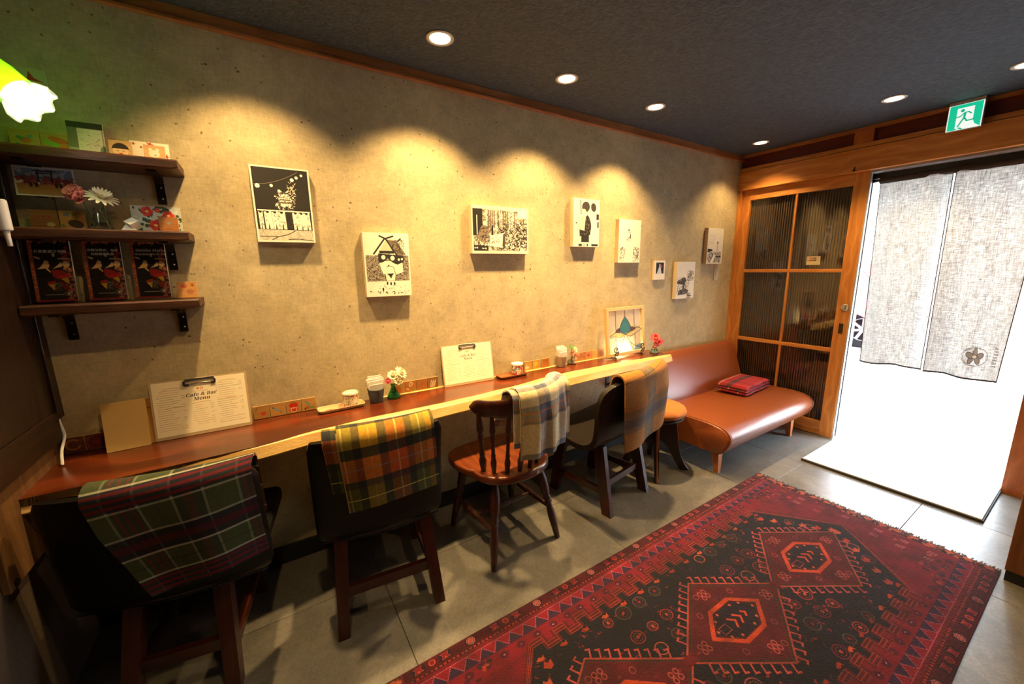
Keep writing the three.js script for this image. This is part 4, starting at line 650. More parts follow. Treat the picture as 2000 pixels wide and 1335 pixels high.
canvasArt('ink canvas of a lantern-lit night crowd in white holding a long pole', -3.745, -3.527, 1.523, 1.829, (c, W, h) => {
  const R = rng(1); c.fillStyle = ink; c.fillRect(3, 3, 94, h - 6); 
   const gs = () => R() + R() + R() - 1.5; for (let i = 0; i < 420; i++) el0(c, 54 + gs() * 13, 62 + gs() * 15, 0.7 + R() * 1.8, 0.6 + R() * 1.3, R() > 0.25 ? '#efe8d6' : '#8a8070', R() * 3); for (let i = 0; i < 120; i++) el0(c, 66 + gs() * 7, 44 + gs() * 16, 0.5 + R() * 0.9, 0.5 + R() * 0.7, '#cfc6b2', R() * 3); for (let i = 0; i < 160; i++) { const a = R() * 6.28, q = 12 + R() * 9; el0(c, 54 + Math.cos(a) * q, 62 + Math.sin(a) * q * 1.15, 0.6 + R() * 1.6, 0.5 + R(), ink, R() * 3); } scrib(c, R, 26, 42, 66, 46, 64, 5, 0.5, '#6a6052');
  c.strokeStyle = '#5a5044'; c.lineWidth = 1.6; c.strokeRect(44, 66, 22, 14); c.beginPath(); c.moveTo(40, 65); c.lineTo(70, 65); c.moveTo(44, 60); c.lineTo(64, 60); c.stroke(); c.fillStyle = ink; c.fillRect(53, 72, 4, 8);
  c.strokeStyle = '#8a8070'; c.lineWidth = 0.7; c.beginPath(); c.moveTo(4, 34); c.quadraticCurveTo(38, 34, 80, 6); c.stroke(); c.fillStyle = '#fffbe8'; for (const [x, y, r] of [[10, 37, 4], [33, 35, 2.8], [45, 44, 2.6], [69, 22, 3.3], [77, 17, 2.8], [86, 12, 2.4]]) { c.beginPath(); c.arc(x, y, r, 0, 7); c.fill(); }
  c.fillStyle = ink; c.fillRect(3, 80, 94, 36); c.fillStyle = '#efe8d6';
  for (const [x, w] of [[6, 8], [15, 14], [28, 12], [39, 13], [63, 13], [75, 9], [83, 12]]) { c.beginPath(); c.moveTo(x, 84); c.lineTo(x + w * 0.9, 82); c.lineTo(x + w, 116); c.lineTo(x + w * 0.6, 116); c.lineTo(x + w * 0.5, 104); c.lineTo(x + w * 0.4, 116); c.lineTo(x + w * 0.1, 116); c.closePath(); c.fill(); c.fillStyle = ink; c.beginPath(); c.arc(x + w * 0.45, 84, 2.5, 0, 7); c.fill(); c.fillStyle = '#efe8d6'; }
  scrib(c, R, 60, 6, 96, 88, 114, 6, 0.45, '#4a4038'); c.fillStyle = '#efe8d6'; c.fillRect(5, 80, 90, 2.4);
  c.fillStyle = '#cfc6b2'; c.fillRect(3, 117, 94, h - 120); scrib(c, R, 90, 4, 96, 118, h - 4, 14, 0.4, '#9a9080'); c.strokeStyle = ink; c.lineWidth = 1.3; c.beginPath(); c.moveTo(66, 118); c.lineTo(52, 126); c.lineTo(36, 130); c.lineTo(24, h - 4); c.moveTo(4, 130); c.lineTo(36, 130); c.moveTo(52, 135); c.lineTo(72, 134); c.lineTo(97, 137); c.stroke();
});
canvasArt('ink canvas of a thatched gable house over a wrestler in a ring', -3.325, -3.102, 1.27, 1.577, (c, W, h) => {
  const R = rng(2); c.fillStyle = '#e2dccb'; c.fillRect(0, 0, W, h); c.fillStyle = '#8a8070'; c.fillRect(3, 48, 94, 56); scrib(c, R, 900, 4, 96, 48, 104, 3, 0.7, '#2c2420'); blobs(c, R, 300, 4, 96, 48, 102, 0.4, 1.1, '#d8cfba');
  c.fillStyle = '#e2dccb'; c.beginPath(); c.moveTo(30, 60); c.lineTo(82, 60); c.lineTo(84, 84); c.lineTo(62, 92); c.lineTo(38, 88); c.fill();
  c.fillStyle = '#7a6c58'; c.beginPath(); c.moveTo(46, 12); c.lineTo(72, 18); c.lineTo(92, 46); c.lineTo(72, 50); c.fill(); scrib(c, R, 120, 52, 88, 14, 48, 8, 0.5, ink);
  c.strokeStyle = ink; c.lineWidth = 3.4; c.beginPath(); c.moveTo(34, 6); c.lineTo(48, 12); c.lineTo(66, 6); c.moveTo(46, 12); c.lineTo(20, 46); c.moveTo(48, 12); c.lineTo(74, 52); c.moveTo(74, 18); c.lineTo(82, 11); c.stroke(); c.fillStyle = '#cdbf9f'; c.beginPath(); c.moveTo(47, 16); c.lineTo(34, 38); c.lineTo(62, 38); c.fill();
  c.fillStyle = ink; c.fillRect(33, 38, 32, 6); c.beginPath(); c.moveTo(30, 44); c.lineTo(80, 48); c.lineTo(86, 50); c.lineTo(86, 62); c.lineTo(72, 68); c.quadraticCurveTo(60, 66, 50, 53); c.quadraticCurveTo(44, 64, 30, 64); c.fill(); c.fillStyle = '#e2dccb'; for (const [x, y, r] of [[41, 52, 4.6], [61, 54, 4.8], [75, 57, 2.6], [82, 56, 2.4]]) { c.beginPath(); c.ellipse(x, y, r, r * 1.05, 0, 0, 7); c.fill(); }
  c.beginPath(); c.moveTo(46, 74); c.quadraticCurveTo(54, 68, 62, 74); c.lineTo(66, 90); c.lineTo(64, 104); c.lineTo(44, 104); c.lineTo(43, 90); c.fill(); c.strokeStyle = ink; c.lineWidth = 1; c.stroke(); c.fillStyle = ink; c.beginPath(); c.moveTo(46, 88); c.lineTo(62, 87); c.lineTo(58, 92); c.lineTo(55, 99); c.lineTo(51, 92); c.fill(); c.beginPath(); c.ellipse(51, 70, 1.6, 1.6, 0, 0, 7); c.fill();
  c.fillStyle = '#e8e2d2'; c.beginPath(); c.moveTo(20, 110); c.lineTo(46, 104); c.lineTo(84, 104); c.lineTo(97, 114); c.lineTo(84, 128); c.lineTo(24, 130); c.lineTo(12, 120); c.fill(); blobs(c, R, 30, 5, 95, 126, h - 5, 0.6, 2.2, ink); c.fillStyle = ink; for (const [x, y] of [[46, 109], [54, 110], [62, 110], [36, 122]]) { c.beginPath(); c.ellipse(x, y, 1.9, 3.6, 0, 0, 7); c.fill(); } scrib(c, R, 20, 24, 90, 112, 126, 6, 0.5, '#6a6050');
});
canvasArt('wide ink canvas of a crowded market workshop', -2.745, -2.365, 1.483, 1.745, (c, W, h) => {
  const R = rng(3); c.fillStyle = '#ded6c2'; c.fillRect(0, 0, W, h); c.fillStyle = '#c9bda6'; c.fillRect(2, 5, 96, h - 9); blobs(c, R, 160, 4, 96, 8, h - 6, 1, 4, '#ded4bd'); scrib(c, R, 700, 3, 97, 6, h - 5, 7, 0.5, '#4a3f36'); scrib(c, R, 260, 45, 97, 22, h - 5, 5, 0.8, ink);
  for (let i = 0; i < 16; i++) { c.fillStyle = R() > 0.5 ? '#6a5c4c' : '#efe6d0'; c.fillRect(24 + i * 3.3, 6, 1.6, 18 + R() * 12); } c.fillStyle = ink; c.fillRect(2, 5, 16, 38); c.fillStyle = '#efe6d0'; c.fillRect(8, 14, 1.4, 28); c.fillRect(80, 5, 17, 10);
  c.fillStyle = '#f6f0df'; c.beginPath(); c.moveTo(30, 42); c.lineTo(56, 38); c.lineTo(56, 60); c.lineTo(30, 58); c.fill(); c.fillStyle = '#4a4038'; c.beginPath(); c.moveTo(53, 40); c.lineTo(57, 38); c.lineTo(56, 62); c.lineTo(51, 62); c.fill(); scrib(c, R, 10, 33, 50, 44, 54, 6, 0.6, '#7a6c5c');
  c.fillStyle = '#8a7a66'; c.beginPath(); c.ellipse(19, 40, 8, 13, 0.3, 0, 7); c.fill(); scrib(c, R, 40, 12, 28, 30, 52, 4, 0.5, ink); c.fillStyle = '#eadfc6'; c.beginPath(); c.arc(22, 25, 3.6, 0, 7); c.fill(); blobs(c, R, 40, 78, 96, 30, 60, 1, 2.6, ink); blobs(c, R, 60, 56, 96, 34, h - 6, 0.6, 1.8, '#efe6d0'); c.fillStyle = ink; c.fillRect(33, 28, 3, 14); c.fillRect(3, h - 12, 24, 8); blobs(c, R, 26, 4, 96, h - 16, h - 5, 1, 2.6, '#efe6d0');
});
canvasArt('tall ink canvas of a man in dark jacket leaning to a veiled bride', -2.01, -1.78, 1.534, 1.839, (c, W, h) => {
  const R = rng(4); c.fillStyle = '#e4dfd2'; c.fillRect(0, 0, W, h); c.strokeStyle = ink; c.lineWidth = 2.4; c.beginPath(); c.moveTo(26, 4); c.lineTo(28, 44); c.stroke();
  c.fillStyle = '#3a302c'; c.beginPath(); c.ellipse(46, 22, 15, 14, -0.5, 0, 7); c.fill(); c.beginPath(); c.ellipse(76, 22, 10, 12, -0.3, 0, 7); c.fill(); c.fillStyle = '#d6c6ae'; c.beginPath(); c.ellipse(40, 34, 8, 6, 0.3, 0, 7); c.fill(); c.fillStyle = '#eae5d8'; c.beginPath(); c.moveTo(62, 22); c.quadraticCurveTo(72, 34, 84, 60); c.lineTo(98, 126); c.lineTo(60, 126); c.lineTo(54, 60); c.fill();
  c.fillStyle = ink; c.beginPath(); c.moveTo(52, 44); c.quadraticCurveTo(66, 52, 68, 78); c.lineTo(64, 100); c.lineTo(24, 104); c.lineTo(22, 82); c.lineTo(42, 86); c.lineTo(46, 50); c.fill(); c.fillRect(30, 100, 30, 20); scrib(c, R, 60, 26, 66, 52, 100, 6, 0.6, '#8a8078'); c.fillStyle = '#dccfbd'; c.beginPath(); c.moveTo(18, 52); c.lineTo(46, 46); c.lineTo(42, 88); c.lineTo(16, 84); c.fill();
  c.fillStyle = ink; c.fillRect(88, 40, 10, 16); c.fillRect(92, 62, 6, 16); c.fillRect(8, 66, 6, 3); for (const [x, w] of [[20, 13], [40, 2], [52, 5], [70, 26]]) c.fillRect(x, 125, w, 6); c.strokeStyle = '#b8ac9a'; c.lineWidth = 0.8; c.beginPath(); c.moveTo(84, 60); c.lineTo(97, 122); c.stroke();
});
canvasArt('white canvas with a small robed figure above sparse leaf sketches', -1.586, -1.357, 1.429, 1.731, (c, W, h) => {
  const R = rng(5); c.fillStyle = '#e6e0ce'; c.fillRect(0, 0, W, h); blobs(c, R, 14, 40, 52, 28, 62, 0.6, 2, ink); c.fillStyle = '#2c2622'; c.fillRect(50, 44, 4, 14); c.beginPath(); c.arc(44, 32, 3, 0, 7); c.fill(); scrib(c, R, 26, 36, 56, 56, 68, 5, 0.6, '#5a5048'); scrib(c, R, 70, 4, 30, 84, h - 3, 7, 0.8, '#4a4238'); scrib(c, R, 80, 66, 96, 84, h - 3, 7, 0.9, '#3a322c'); blobs(c, R, 36, 66, 96, 88, h - 3, 0.6, 2, ink); blobs(c, R, 24, 4, 30, 90, h - 3, 0.5, 1.5, ink); scrib(c, R, 30, 34, 64, 70, h - 6, 8, 0.3, '#c9c2ae');
});
canvasArt('instant photo of a bride in white, pinned on the wall', -1.162, -1.032, 1.296, 1.444, (c, W, h) => { const R = rng(6); c.fillStyle = '#f4efe4'; c.fillRect(0, 0, W, h); c.fillStyle = '#1c2430'; c.fillRect(14, 12, 72, 66); blobs(c, R, 20, 18, 60, 14, 50, 2, 6, '#46586a'); c.fillStyle = '#cfd8da'; c.beginPath(); c.moveTo(50, 24); c.lineTo(70, 78); c.lineTo(22, 78); c.fill(); c.fillStyle = '#b84a50'; c.beginPath(); c.ellipse(62, 34, 9, 11, 0, 0, 7); c.fill(); c.fillStyle = '#d8b49c'; c.beginPath(); c.arc(48, 28, 7, 0, 7); c.fill(); c.fillStyle = '#14161c'; c.fillRect(72, 12, 14, 66); }, 0.02, 'instant_photo', 'photo');
canvasArt('white canvas with an ink pine tree on a rock', -0.895, -0.653, 1.132, 1.433, (c, W, h) => { const R = rng(7); c.fillStyle = '#e4e0d4'; c.fillRect(0, 0, W, h); c.fillStyle = '#3a3634'; c.beginPath(); c.moveTo(4, 64); c.lineTo(40, 52); c.lineTo(52, 56); c.lineTo(48, 76); c.lineTo(44, 88); c.lineTo(70, 98); c.lineTo(62, 108); c.lineTo(10, 112); c.lineTo(14, 98); c.lineTo(34, 92); c.lineTo(34, 76); c.lineTo(4, 74); c.fill(); scrib(c, R, 260, 6, 70, 52, 112, 6, 0.6, '#9a948c'); scrib(c, R, 160, 4, 72, 52, 112, 5, 0.7, ink); scrib(c, R, 120, 58, 94, 30, 64, 6, 0.9, '#2c2826'); scrib(c, R, 60, 60, 84, 106, 124, 6, 0.8, '#4a4644'); c.fillStyle = ink; c.fillRect(66, h - 10, 22, 2); });
canvasArt('white canvas with a thin tower and ink garden by the light switch', -0.5, -0.265, 1.415, 1.716, (c, W, h) => { const R = rng(8); c.fillStyle = '#e0dac8'; c.fillRect(0, 0, W, h); c.strokeStyle = ink; c.lineWidth = 2.2; c.beginPath(); c.moveTo(64, 86); c.lineTo(66, 52); c.stroke(); c.fillStyle = ink; c.fillRect(62, 48, 8, 7); scrib(c, R, 320, 5, 92, 84, h - 4, 8, 0.8, '#3a342e'); blobs(c, R, 80, 5, 90, 88, h - 4, 0.8, 2.4, ink); c.fillStyle = '#efe8d6'; c.beginPath(); c.moveTo(44, 96); c.lineTo(56, 96); c.lineTo(40, h - 4); c.lineTo(24, h - 4); c.fill(); c.fillStyle = ink; c.beginPath(); c.moveTo(4, 74); c.lineTo(34, 76); c.lineTo(34, 82); c.lineTo(4, 86); c.fill(); c.fillRect(62, 100, 30, 5); c.globalAlpha = 0.25; scrib(c, R, 30, 10, 44, 26, 60, 10, 1.2, '#6a645c'); c.globalAlpha = 1; });
{ const t = thing('light_switch', 'cream light switch plate on the wall near the corner', 'switch', [-0.281, 1.328, 0]); obj('plate', bb(-0.034, 0.034, -0.059, 0.059, 0, 0.008, 0.003), flat(0.55, 0.5, 0.38, 0.5), t); obj('rocker', bb(-0.014, 0.014, -0.022, 0.022, 0.008, 0.012, 0.002), flat(0.6, 0.55, 0.43, 0.45), t); }

// ---------- wall shelves ----------
const SY = [1.79, 1.546, 1.302];
['top wall shelf with dark metal brackets holding tiles and cards', 'middle wall shelf with dark metal brackets holding the rose vase', 'bottom wall shelf with dark metal brackets holding the leaflets'].forEach((label, i) => {
  const t = thing('wall_shelf', label, 'shelf', [0, SY[i], 0]);
  const secs = []; for (let k = 0; k <= 24; k++) { const x = -4.405 + (0.448 + 0) * k / 24, e = k === 24 ? 0.8 : 1, z = 0.158 + 0.004 * (noise(x * 14, i * 3, 5) - 0.5); secs.push([V(x, 0, 0.001), V(x, -0.034 * e, 0.001), V(x, -0.034 * e, z - 0.006), V(x, -0.028 * e, z), V(x, -0.005, z), V(x, 0, z - 0.005)]); }
  obj('board', wuv(loft(secs.reverse(), 0.6), 'x', 1, i * 0.4), M.shelf, t);
  for (const x of [-4.345, -4.035]) { const b = obj('bracket', merge([bb(x - 0.013, x + 0.013, -0.135, -0.034, 0.001, 0.005), bb(x - 0.013, x + 0.013, -0.04, -0.0345, 0.001, 0.125), place(bx(0.026, 0.03, 0.004, [0, 0, 0]), [x, -0.05, 0.016], [Math.PI / 4, 0, 0])]), M.iron, t); obj('screw', merge([place(new THREE.SphereGeometry(0.0035, 8, 6), [x + 0.003, -0.115, 0.005]), place(new THREE.SphereGeometry(0.0035, 8, 6), [x + 0.003, -0.075, 0.005])]), M.steel, b); }
});

// ---------- picture tiles ----------
function tileTex(paint, base = '#b98a52') { return canvas(96, 96, (c) => { c.fillStyle = base; c.fillRect(0, 0, 96, 96); const R = rng(base.length + 5); for (let i = 0; i < 40; i++) { c.fillStyle = R() > 0.5 ? 'rgba(90,50,20,0.12)' : 'rgba(255,230,180,0.10)'; c.fillRect(0, R() * 96, 96, 1 + R() * 3); } paint(c); }); }
const el = (c, x, y, a, b, col, r = 0) => { c.fillStyle = col; c.beginPath(); c.ellipse(x, y, a, b, r, 0, 7); c.fill(); };
function tile(label, p, tilt, tex, s = 0.062, th = 0.006, group) {   // p: bottom centre of the back face
  const t = thing('picture_tile', label, 'tile', p, 0, group);
  const g = bx(s, s, th, [0, s / 2, th / 2], 0.0012); g.rotateX(-tilt); obj('block', g, std({ color: lin(0.45, 0.28, 0.12), roughness: 0.6 }), t);
  const f = bx(s * 0.97, s * 0.97, 0.0006, [0, s / 2, th + 0.0002]); f.rotateX(-tilt); obj('print', f, std({ map: tex, roughness: 0.5 }), t);
}
const pt = {
  ring: tileTex((c) => { c.strokeStyle = '#a8703a'; c.lineWidth = 9; c.beginPath(); c.arc(46, 46, 30, 0.3, 5.6); c.stroke(); }, '#5a2a14'),
  maroon: tileTex((c) => { el(c, 48, 48, 40, 40, '#5a1414'); el(c, 40, 52, 18, 16, '#7a2018'); }, '#6a2a18'),
  dot: tileTex((c) => { el(c, 60, 60, 17, 15, '#c8413a'); el(c, 20, 24, 3, 20, '#8a5a2c', 0.5); }, '#b0803e'),
  kingfisher: tileTex((c) => { el(c, 44, 50, 32, 7, '#7aa0a8', 0.6); el(c, 20, 32, 9, 4, '#3a4a4c', 0.6); el(c, 66, 70, 16, 3, '#8a6a3a', 0.9); }, '#c08c4a'),
  apple: tileTex((c) => { el(c, 48, 36, 30, 22, '#c8281e'); el(c, 48, 16, 8, 7, '#6a8a2c'); el(c, 48, 68, 30, 16, '#c8342a'); c.strokeStyle = '#e8c8a0'; c.lineWidth = 4; c.beginPath(); c.moveTo(22, 54); for (let i = 0; i < 7; i++) c.lineTo(22 + i * 8, 54 + (i % 2) * 8); c.stroke(); c.beginPath(); c.arc(48, 72, 18, 0, 7); c.stroke(); }, '#b58340'),
  bird: tileTex((c) => { el(c, 40, 40, 8, 28, '#6f9488', -0.7); el(c, 36, 74, 16, 12, '#a8602c'); el(c, 70, 76, 18, 10, '#7d8a3c'); el(c, 20, 80, 6, 8, '#4a2a18'); }, '#bf8a48'),
  melon: tileTex((c) => { el(c, 30, 60, 34, 30, '#b05a1e'); el(c, 56, 30, 13, 9, '#7c8a2c'); }, '#a8743a'),
  leafy: tileTex((c) => { c.strokeStyle = '#e8d2a0'; c.lineWidth = 6; c.beginPath(); c.ellipse(50, 30, 12, 18, 0.5, 0, 7); c.stroke(); el(c, 66, 78, 18, 6, '#6f8a2c'); el(c, 20, 70, 18, 5, '#dcc08a', 0.4); }, '#a8682c'),
  plain: tileTex((c) => { el(c, 50, 50, 5, 26, '#8a4a1c'); el(c, 58, 60, 10, 6, '#b8603c'); }, '#9c5c24'),
  wheat: tileTex((c) => { c.strokeStyle = '#ead9b4'; c.lineWidth = 5; for (let i = 0; i < 5; i++) { c.beginPath(); c.moveTo(20 + i * 10, 88); c.lineTo(36 + i * 11, 22 + (i % 2) * 12); c.stroke(); } }, '#8a5a2c'),
  brown: tileTex((c) => { el(c, 46, 50, 22, 22, '#8a4a1e'); }, '#7a3e1a'),
  white: tileTex((c) => { el(c, 34, 66, 26, 15, '#f0e0b4'); el(c, 30, 40, 12, 8, '#d8b070'); }, '#c8963c'),
  lemon: tileTex((c) => { el(c, 44, 44, 24, 26, '#e8bc24'); el(c, 60, 70, 16, 8, '#a88a2c'); }, '#cc9838'),
  berry: tileTex((c) => { for (let i = 0; i < 7; i++) el(c, 20 + i * 10, 18 + (i % 3) * 8, 5, 5, '#8a3a1c'); }, '#b8702c'),
  petal: tileTex((c) => { el(c, 48, 60, 30, 18, '#e4b884'); el(c, 70, 34, 8, 12, '#b07a4a'); }, '#c08448'),
  vine: tileTex((c) => { el(c, 30, 40, 10, 22, '#b8442a', 0.5); el(c, 66, 46, 10, 20, '#b85a30', -0.4); el(c, 60, 78, 16, 5, '#7a8a34'); }, '#bc7a3a'),
  peony: tileTex((c) => { el(c, 46, 44, 24, 22, '#c2503c'); el(c, 52, 52, 12, 10, '#a83428'); }, '#c4824a'),
  gold: tileTex((c) => { c.strokeStyle = '#e8b060'; c.lineWidth = 4; c.beginPath(); c.moveTo(16, 40); c.lineTo(80, 40); c.moveTo(16, 60); c.lineTo(70, 60); c.stroke(); }, '#d09a4c'),
  spiral: tileTex((c) => { c.strokeStyle = '#5a2a16'; c.lineWidth = 8; c.beginPath(); for (let a = 0; a < 14; a += 0.3) c.lineTo(46 + Math.cos(a) * a * 2.4, 48 + Math.sin(a) * a * 2.6); c.stroke(); }, '#b0662c'),
};
const CT = 0.746;
[[-4.405, 'ring', 'dark tile with a pale ring beside the end wall'], [-4.342, 'maroon', 'dark maroon tile beside the kraft folders'],
 [-3.817, 'dot', 'tile with one pink-red dot beside the first menu board'], [-3.753, 'kingfisher', 'tile with a slanting blue-grey bird'], [-3.689, 'apple', 'tile with a red barrel-shaped fruit'], [-3.625, 'bird', 'tile with a green-grey bird over brown leaves'],
 [-3.193, 'melon', 'tile with an orange melon behind the green vase'], [-3.131, 'leafy', 'tile with a pale looped pod'], [-3.068, 'plain', 'plain brown tile between pod tile and wheat tile'], [-3.004, 'wheat', 'tile with pale wheat stalks beside the second menu board'],
 [-2.418, 'brown', 'dark brown tile behind the second tray'], [-2.354, 'white', 'tile with a white gourd'], [-2.290, 'lemon', 'tile with a yellow lemon'], [-2.212, 'berry', 'tile with small brown berries beside the beige napkin pot'],
 [-1.952, 'petal', 'tile with pale petals behind the small flask'], [-1.890, 'vine', 'tile with two red leaves'], [-1.826, 'peony', 'tile with a red peony'], [-1.764, 'gold', 'tile with gold lines'], [-1.700, 'spiral', 'tile with a dark spiral beside the stained-glass panel'],
].forEach(([x, k, label]) => tile(label, [x, CT + 0.002, 0.003], 0, pt[k], 0.0605, 0.006, 'tiles along the back of the counter'));
// ---------- flowers and vases ----------
function petal(L, w, cup, th = 0.0012) { return sheet((u, v) => { const a = (u - 0.5) * 2, ww = w * Math.pow(Math.sin(Math.PI * Math.min(0.97, 0.1 + v * 0.85)), 0.7); return V(a * ww, cup * v * v * L + 0.25 * a * a * ww, v * L); }, 6, 7, th, (u, v) => [u, v]); }
function flower(parent, name, p, n, L, w, cup, tiltP, mat, rows, look, heart, hr = 0.006) {
  const l = []; for (let r = 0; r < rows; r++) for (let k = 0; k < n; k++) { const g = petal(L * (1 - r * 0.22), w * (1 - r * 0.15), cup + r * 0.35); g.rotateX(-(tiltP + r * 0.45)); g.rotateY((k + r * 0.5) / n * 2 * Math.PI); l.push(g); }
  const g = merge(l); const q = new THREE.Quaternion().setFromUnitVectors(V(0, 1, 0), V(...look).normalize()); g.applyQuaternion(q); g.translate(...p); const f = obj(name, g, mat, parent);
  if (heart) { const h = place(new THREE.SphereGeometry(hr, 12, 8).scale(1, 0.6, 1), [0, hr * 0.4, 0]); h.applyQuaternion(q); h.translate(...p); obj('flower_heart', h, heart, f); }
  return f;
}
const F = { pink: flat(0.82, 0.30, 0.26, 0.6), rose: flat(0.55, 0.10, 0.14, 0.6), white: flat(0.82, 0.74, 0.52, 0.6), cream: flat(0.8, 0.62, 0.34, 0.6), coral: flat(0.75, 0.10, 0.13, 0.55), yellow: flat(0.75, 0.42, 0.03, 0.7), blush: flat(0.7, 0.32, 0.26, 0.6) };
function flask(t, s, mat, wall = 0.0022) { // conical flask, open top, real wall thickness
  const o = [[0.0, 0], [0.030, 0], [0.033, 0.004], [0.0325, 0.009], [0.010, 0.058], [0.0085, 0.066], [0.0115, 0.074]], i = [...o].reverse().map(([r, y]) => [Math.max(0, r - wall), y < 0.006 ? 0.004 : y]);
  obj('vase', lathe([...o, ...i].map(([r, y]) => [r * s, y * s]), 32), mat, t); obj('water', lathe([[0, 0.0045], [0.028, 0.0045], [0.0285, 0.009], [0.022, 0.026], [0, 0.026]].map(([r, y]) => [r * s, y * s]), 28), phys({ color: lin(0.95, 0.98, 0.97), roughness: 0, transmission: 1, thickness: 0.02, ior: 1.33 }), t);
}
const stemTo = (t, a, b) => obj('stem', tube([a, [(a[0] + b[0]) / 2 + 0.002, (a[1] + b[1]) / 2, (a[2] + b[2]) / 2], b], 0.0016, 10, 6), M.stem, t);
{ const t = thing('flower_vase', 'clear glass flask vase with a pink rose and cream daisy on the middle shelf', 'vase', [-4.197, SY[1], 0.085]);
  flask(t, 1.0, M.glass); const tp = [[-0.036, 0.115, 0.004], [0.016, 0.112, 0.0]]; stemTo(t, [-0.012, 0.008, 0.0], [-0.036, 0.11, 0.004]); stemTo(t, [0.016, 0.008, 0.004], [0.014, 0.108, 0]);
  const r = flower(t, 'rose', [-0.036, 0.105, 0.004], 7, 0.042, 0.027, 0.25, 0.75, F.pink, 3, [-0.4, 0.6, 0.7]); flower(t, 'rose_petal', [-0.034, 0.094, 0.014], 2, 0.026, 0.012, 0.05, -0.1, F.pink, 1, [-0.3, 0.8, 0.4]);
  flower(t, 'daisy', [0.014, 0.108, 0.004], 14, 0.046, 0.0065, -0.15, 0.15, F.white, 2, [0.35, 0.8, 0.5], F.cream, 0.008); }
{ const t = thing('flower_vase', 'green glass flask vase with pink and cream flowers beside the dark napkin pot', 'vase', [-3.236, CT, 0.052]);
  flask(t, 1.02, phys({ color: lin(0.22, 0.68, 0.48), roughness: 0.02, transmission: 1, thickness: 0.01, ior: 1.5 })); stemTo(t, [0.0, 0.01, 0], [-0.02, 0.098, 0.01]); stemTo(t, [0.004, 0.01, 0.004], [0.022, 0.118, 0]);
  flower(t, 'carnation', [-0.026, 0.094, 0.016], 9, 0.022, 0.012, 0.3, 0.5, F.rose, 3, [-0.3, 0.5, 0.8]); flower(t, 'blossom', [0.0, 0.118, 0.006], 8, 0.03, 0.012, 0.1, 0.3, F.white, 2, [-0.1, 0.7, 0.7], F.cream); flower(t, 'blossom', [0.036, 0.125, 0.004], 10, 0.04, 0.009, 0.05, 0.25, F.white, 2, [0.5, 0.6, 0.5], F.cream); flower(t, 'blossom', [0.02, 0.098, 0.018], 8, 0.03, 0.012, 0.15, 0.3, F.white, 2, [0.2, 0.2, 0.9], F.cream); }
{ const t = thing('flower_vase', 'small clear flask vase with blush flowers and leaves beside the beige napkin pot', 'vase', [-2.005, CT, 0.03]);
  flask(t, 1.05, M.glass); stemTo(t, [0.004, 0.01, 0], [-0.006, 0.1, 0.004]); stemTo(t, [-0.004, 0.01, 0], [0.02, 0.09, 0.0]); stemTo(t, [0.008, 0.01, 0.004], [0.026, 0.068, 0.012]);
  flower(t, 'blossom', [0.014, 0.098, 0.006], 8, 0.028, 0.010, 0.1, 0.3, F.white, 2, [0.4, 0.6, 0.7], F.cream); flower(t, 'blossom', [-0.014, 0.078, 0.014], 8, 0.02, 0.009, 0.3, 0.5, F.blush, 2, [-0.3, 0.1, 0.9], F.rose); flower(t, 'blossom', [0.034, 0.064, 0.016], 8, 0.022, 0.010, 0.2, 0.4, F.blush, 2, [0.6, 0.0, 0.7], F.cream); flower(t, 'leaf', [-0.008, 0.104, 0.006], 4, 0.036, 0.009, 0.2, 0.6, M.leaf, 1, [-0.2, 0.9, 0.3]); }
{ const t = thing('flower_vase', 'small flask vase with bright pink flowers at the street end of the counter', 'vase', [-1.262, CT, 0.135]);
  flask(t, 1.0, phys({ color: lin(0.75, 0.95, 0.92), roughness: 0.02, transmission: 1, thickness: 0.01, ior: 1.5 })); stemTo(t, [0, 0.01, 0], [-0.006, 0.1, 0.006]); stemTo(t, [0.004, 0.01, 0], [0.036, 0.088, 0.0]);
  flower(t, 'gerbera', [-0.014, 0.118, 0.01], 13, 0.040, 0.010, 0.05, 0.2, F.coral, 2, [-0.4, 0.6, 0.8], F.yellow, 0.013); flower(t, 'gerbera', [-0.004, 0.088, 0.024], 12, 0.036, 0.010, 0.05, 0.15, F.coral, 2, [-0.2, 0.1, 1], F.yellow, 0.013); flower(t, 'carnation', [0.042, 0.084, 0.008], 9, 0.034, 0.013, 0.2, 0.35, F.coral, 3, [0.5, 0.3, 0.8]); flower(t, 'blossom', [-0.026, 0.06, 0.018], 8, 0.02, 0.011, 0.2, 0.4, F.pink, 2, [-0.5, -0.2, 0.8]); }

// ---------- cards, tiles and leaflets on the shelves ----------
function card(name, label, category, p, w, h, tilt, tex, th = 0.0012, turn = 0) { // p: bottom centre, back face
  const t = thing(name, label, category, p, turn); const g = bx(w, h, th, [0, h / 2, th / 2]); g.rotateX(-tilt); obj('sheet', g, M.paper, t); const f = bx(w * 0.995, h * 0.995, 0.0004, [0, h / 2, th + 0.0002]); f.rotateX(-tilt); obj('print', f, std({ map: tex, roughness: 0.45 }), t); return t;
}
const s1 = SY[0] + 0.001, s2 = SY[1] + 0.001, s3 = SY[2] + 0.001;
card('postcard', 'pale green postcard with a red mountain behind the green lamp', 'postcard', [-4.318, 1.925, 0.003], 0.083, 0.13, 0, canvas(128, 200, (c) => { c.fillStyle = '#b9b888'; c.fillRect(0, 0, 128, 200); c.fillStyle = '#a8a46c'; c.fillRect(0, 60, 128, 60); c.fillStyle = '#a03c24'; c.beginPath(); c.moveTo(70, 12); c.lineTo(86, 40); c.lineTo(120, 58); c.lineTo(60, 52); c.fill(); c.fillStyle = '#d8cfa0'; c.fillRect(84, 150, 30, 34); }));
